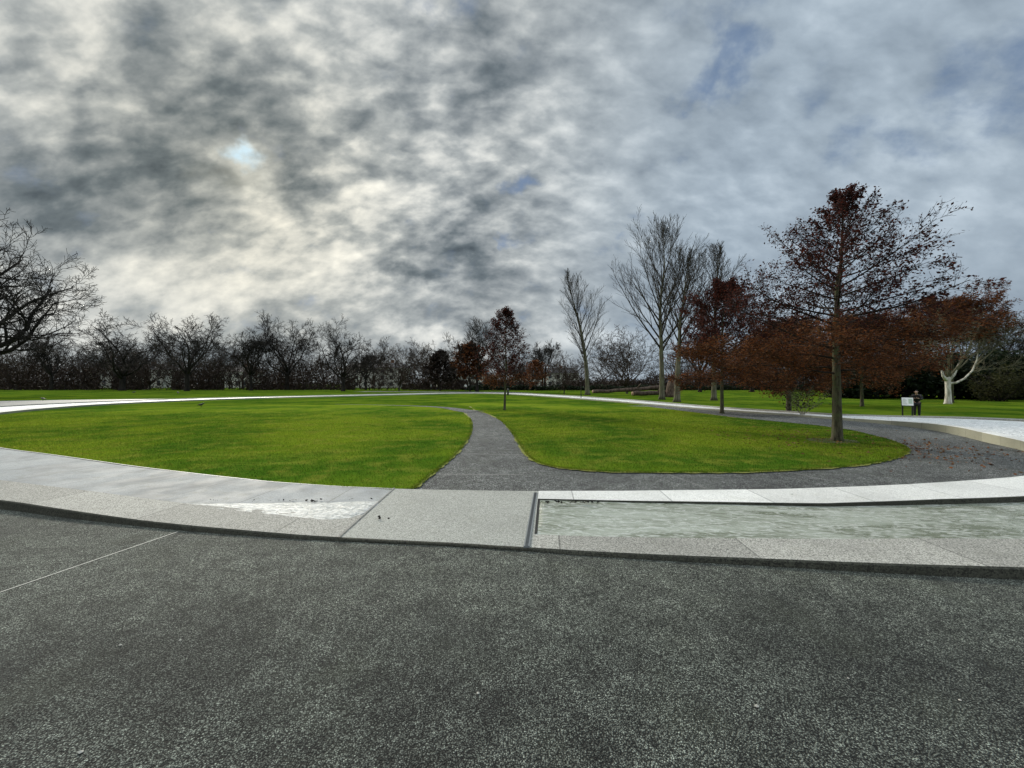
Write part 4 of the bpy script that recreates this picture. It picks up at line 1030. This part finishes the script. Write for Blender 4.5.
# ------------------------------------------------------------------ information lectern sign
b = PX(907.5, 22.4); gz = terrain(b.x, b.y)
r = empty('information_sign', (b.x, b.y, gz), 'white information board on two dark legs beside the person', 'sign', rz=R(-40))
Mb = plain('sign_black_metal', (.015, .015, .016), .5)
for sx in (-.2, .2):
    m = MB(); m.box((sx, .05, .43), (.06, .06, .86)); m.box((sx, .05, .02), (.16, .3, .03)); m.build('leg', Mb, r, False)
m = MB(); Rx = Matrix.Rotation(R(64), 3, 'X'); m.box((0, .02, .93), (.52, .56, .03), rot=Rx); m.build('frame', Mb, r, False)
m = MB(); m.box((0, .0-.006, .948), (.47, .50, .012), rot=Rx); pn = m.build('panel', plain('sign_panel_white', (.8, .82, .8), .4, .03), r, False)
Mt = plain('sign_print', (.35, .38, .38), .6)
m = MB()
for k in range(9):
    lw = random.uniform(.2, .33); m.box(Vector((-.11 + (lw-.33)/2*.6, 0, 0)) + Rx @ Vector((0, .18-.045*k, .009)) + Vector((0, -.006, .948)), (lw*.6, .012, .002), rot=Rx)
m.build('printed_lines', Mt, pn, False)
m = MB(); m.box(Rx @ Vector((.12, .02, .009)) + Vector((0, -.006, .948)), (.16, .3, .002), rot=Rx); m.build('printed_map', plain('sign_map_green', (.45, .55, .45), .6), pn, False)

# ------------------------------------------------------------------ people
M['skin'] = plain('skin', (.5, .32, .24), .5, .08); M['hair'] = plain('hair_dark', (.02, .015, .012), .6, .2, 90)
def skinned(name, verts, edges, radii, mat, parent, rootv=0, sub=1):
    me = bpy.data.meshes.new(name); me.from_pydata(verts, edges, []); o = link(name, me, parent); me.materials.append(mat)
    md = o.modifiers.new('Skin', 'SKIN')
    for i, r_ in enumerate(radii):
        sv = me.skin_vertices[0].data[i]; sv.radius = r_ if isinstance(r_, tuple) else (r_, r_); sv.use_root = (i == rootv)
    md.use_smooth_shade = True; sb = o.modifiers.new('Sub', 'SUBSURF'); sb.levels = sub; sb.render_levels = sub
    return o
def person(loc, rz, label, coat, trous, shoe, pose='stand', group=None):
    r = empty('person', loc, label, 'person', group, rz)   # faces -Y locally; x right
    J = {}; V_, E_, Rd = [], [], []
    def v(n_, p, rad, par=None):
        J[n_] = len(V_); V_.append(p); Rd.append(rad)
        if par is not None: E_.append((J[par], J[n_]))
    lean_ = .10 if pose == 'lean' else 0
    v('pelvis', (0, 0, .93), (.15, .11)); v('waist', (0, -lean_*.4, 1.08), (.125, .095), 'pelvis'); v('chest', (0, -lean_*1.3, 1.30), (.155, .11), 'waist'); v('nb', (0, -lean_*2.0, 1.44), (.075, .07), 'chest')
    v('neck', (0, -lean_*2.4, 1.50), .052, 'nb'); v('jaw', (0, -lean_*2.9-.015, 1.555), (.058, .068), 'neck'); v('head', (0, -lean_*3.1, 1.625), (.075, .092), 'jaw'); v('crown', (0, -lean_*3.2+.005, 1.69), (.06, .075), 'head')
    for s, sd in ((-1, 'l'), (1, 'r')):
        v(sd+'sh', (s*.185, -lean_*1.7, 1.40), .062, 'chest')
        if pose == 'lean': el, wr = (s*.25, -.25, 1.16), (s*.12, -.46, 1.22)
        elif pose == 'walk': el, wr = (s*.24, -.12*s, 1.14), (s*.22, -.25*s, .92)
        else: el, wr = (s*.24, .03, 1.12), (s*.24, -.06, .88)
        v(sd+'el', el, .045, sd+'sh'); v(sd+'wr', wr, .029, sd+'el')
        d = (Vector(wr)-Vector(el)).normalized(); pm = Vector(wr)+d*.06; v(sd+'pm', tuple(pm), (.034, .018), sd+'wr')
        side = Vector((d.y, -d.x, 0)); side = side.normalized() if side.length > .1 else Vector((0, 1, 0))
        for k, (fl, off) in enumerate(((.075, -.03), (.085, -.01), (.08, .01), (.062, .03))):
            b_ = pm + d*.035 + side*off; v(f'{sd}f{k}a', tuple(b_), .010, sd+'pm'); m_ = b_+d*fl*.5+Vector((0, 0, -.006)); v(f'{sd}f{k}b', tuple(m_), .009, f'{sd}f{k}a'); v(f'{sd}f{k}c', tuple(m_+d*fl*.45+Vector((0, 0, -.016))), .007, f'{sd}f{k}b')
        tb = pm - d*.02 - side*.045; v(sd+'ta', tuple(tb), .012, sd+'pm'); v(sd+'tb', tuple(tb+d*.045-side*.012), .009, sd+'ta')
        st_ = {'lean': .0, 'walk': .22*s, 'stand': .03*s}[pose]
        v(sd+'hip', (s*.09, 0, .88), .09, 'pelvis'); v(sd+'kn', (s*.10, -st_*.45-.02, .49), .06, sd+'hip'); v(sd+'an', (s*.10, -st_, .10), .038, sd+'kn'); v(sd+'toe', (s*.11, -st_-.14, .045), .036, sd+'an')
    body = skinned('body', V_, E_, Rd, M['skin'], r)
    def sub_(names, edges, f, name, mat):
        idx = {n_: i for i, n_ in enumerate(names)}
        return skinned(name, [V_[J[n_]] for n_ in names], [(idx[a], idx[b]) for a, b in edges], [tuple(c*f+.012 for c in (Rd[J[n_]] if isinstance(Rd[J[n_]], tuple) else (Rd[J[n_]],)*2)) for n_ in names], mat, r)
    sub_(['pelvis', 'waist', 'chest', 'nb', 'lsh', 'lel', 'lwr', 'rsh', 'rel', 'rwr', 'lhip', 'rhip'], [('pelvis', 'waist'), ('waist', 'chest'), ('chest', 'nb'), ('chest', 'lsh'), ('lsh', 'lel'), ('lel', 'lwr'), ('chest', 'rsh'), ('rsh', 'rel'), ('rel', 'rwr'), ('pelvis', 'lhip'), ('pelvis', 'rhip')], 1.18, 'coat', coat)
    sub_(['pelvis', 'lhip', 'lkn', 'lan', 'rhip', 'rkn', 'ran'], [('pelvis', 'lhip'), ('lhip', 'lkn'), ('lkn', 'lan'), ('pelvis', 'rhip'), ('rhip', 'rkn'), ('rkn', 'ran')], 1.1, 'trousers', trous)
    for sd in 'lr':
        a = Vector(V_[J[sd+'an']]); b2 = Vector(V_[J[sd+'toe']]); h_ = a + Vector((0, .06, -.05))
        skinned('shoe', [tuple(h_), tuple((h_+b2)/2), tuple(b2+Vector((0, -.03, 0)))], [(0, 1), (1, 2)], [(.045, .05), (.045, .05), (.04, .035)], shoe, r)
    hd = Vector(V_[J['head']]); cr = Vector(V_[J['crown']])
    skinned('hair', [tuple(hd+Vector((0, .045, -.02))), tuple(hd+Vector((0, .05, .03))), tuple(cr+Vector((0, .02, .03))), tuple(cr+Vector((0, -.04, .02)))], [(0, 1), (1, 2), (2, 3)], [(.07, .05), (.078, .06), (.07, .06), (.05, .04)], M['hair'], r)
    m = MB(); m.tube([hd+Vector((0, -.08, .0)), hd+Vector((0, -.112, -.02)), hd+Vector((0, -.09, -.035))], [.008, .013, .012], 6); m.build('nose', M['skin'], r)
    for s in (-1, 1):
        m = MB(); m.tube([hd+Vector((s*.028, -.086, .012)), hd+Vector((s*.028, -.093, .012))], [.012, .008], 8); m.build('eye', M['hair'], r)
        m = MB(); m.tube([hd+Vector((s*.075, .0, -.03)), hd+Vector((s*.088, .005, 0)), hd+Vector((s*.08, .005, .025))], [.008, .014, .01], 6); m.build('ear', M['skin'], r)
    m = MB(); m.tube([hd+Vector((-.022, -.086, -.052)), hd+Vector((0, -.092, -.054)), hd+Vector((.022, -.086, -.052))], [.004, .006, .004], 6); m.build('mouth', plain('lips', (.35, .14, .12), .5), r)
    return r
black = plain('coat_black', (.012, .012, .014), .85); dk = plain('trousers_dark', (.016, .016, .02), .85); wsh = plain('shoe_white', (.75, .75, .72), .6); bsh = plain('shoe_dark', (.03, .03, .03), .6)
b = PX(917, 22.8)
pp = person((b.x, b.y, terrain(b.x, b.y)), R(-52), 'person in black coat and white shoes looking down at the white board', black, dk, wsh, 'lean'); pp.scale = (.93, .93, .93)
b = PX(465.5, 82); person((b.x, b.y, 0), R(20), 'distant person in white top by the thick black trunk', plain('coat_white', (.8, .8, .78), .8), dk, bsh, 'walk', 'distant people')
b = PX(431, 98); person((b.x, b.y, 0), R(60), 'distant person in pale coat, left of the two on the far path', plain('coat_pale', (.6, .6, .56), .8), dk, bsh, 'stand', 'distant people')
b = PX(437, 97); person((b.x, b.y, 0), R(-60), 'distant person in beige coat, right of the two on the far path', plain('coat_beige', (.6, .54, .44), .8), dk, bsh, 'walk', 'distant people')

# ------------------------------------------------------------------ birds on the grass
Mf = plain('feather_black', (.02, .02, .024), .5)
def bird():
    r = empty('crow', (0, 0, 0)); m = MB()
    m.tube([Vector(p) for p in ((-.24, 0, .13), (-.15, 0, .15), (-.08, 0, .16), (0, 0, .175), (.07, 0, .20), (.11, 0, .235), (.145, 0, .262), (.175, 0, .262), (.192, 0, .258))], [.012, .028, .052, .066, .058, .036, .034, .024, .01], 10); m.build('body', Mf, r)
    m = MB(); m.tube([Vector((.185, 0, .26)), Vector((.235, 0, .25))], [.012, .003], 6); m.build('beak', Mb, r)
    for s in (-1, 1):
        m = MB(); m.tube([Vector((.05, s*.05, .2)), Vector((-.05, s*.062, .185)), Vector((-.2, s*.03, .15))], [.018, .034, .008], 6); m.build('wing', Mf, r)
        m = MB(); m.tube([Vector((.0, s*.025, .13)), Vector((.01, s*.028, .06)), Vector((.0, s*.028, .0))], [.012, .006, .006], 5); m.tube([Vector((-.03, s*.028, .004)), Vector((.04, s*.028, .004))], [.005, .004], 4); m.build('leg', Mb, r)
    return r
bp0 = bird(); used = False
for px, py, a, lab in [(201, 407.4, .3, 'black bird on the lawn inside the ring, nearest of the birds'), (178, 394, 2.8, 'black bird on the grass beyond the ring, right of two near the third trunk'), (134, 393.6, 1.2, 'black bird on the grass beyond the ring, between second and third trunk'), (43, 400.6, 3.6, 'black bird on the pale terrace edge at the far left')]:
    o = bp0 if not used else copy_tree(bp0); used = True; p = P(px, py); o.location = (p.x, p.y, .02); o.rotation_euler = (0, 0, a); tag(o, lab, 'bird', 'birds on the grass')
    if p.y > 50: o.scale = (1.3, 1.3, 1.3)
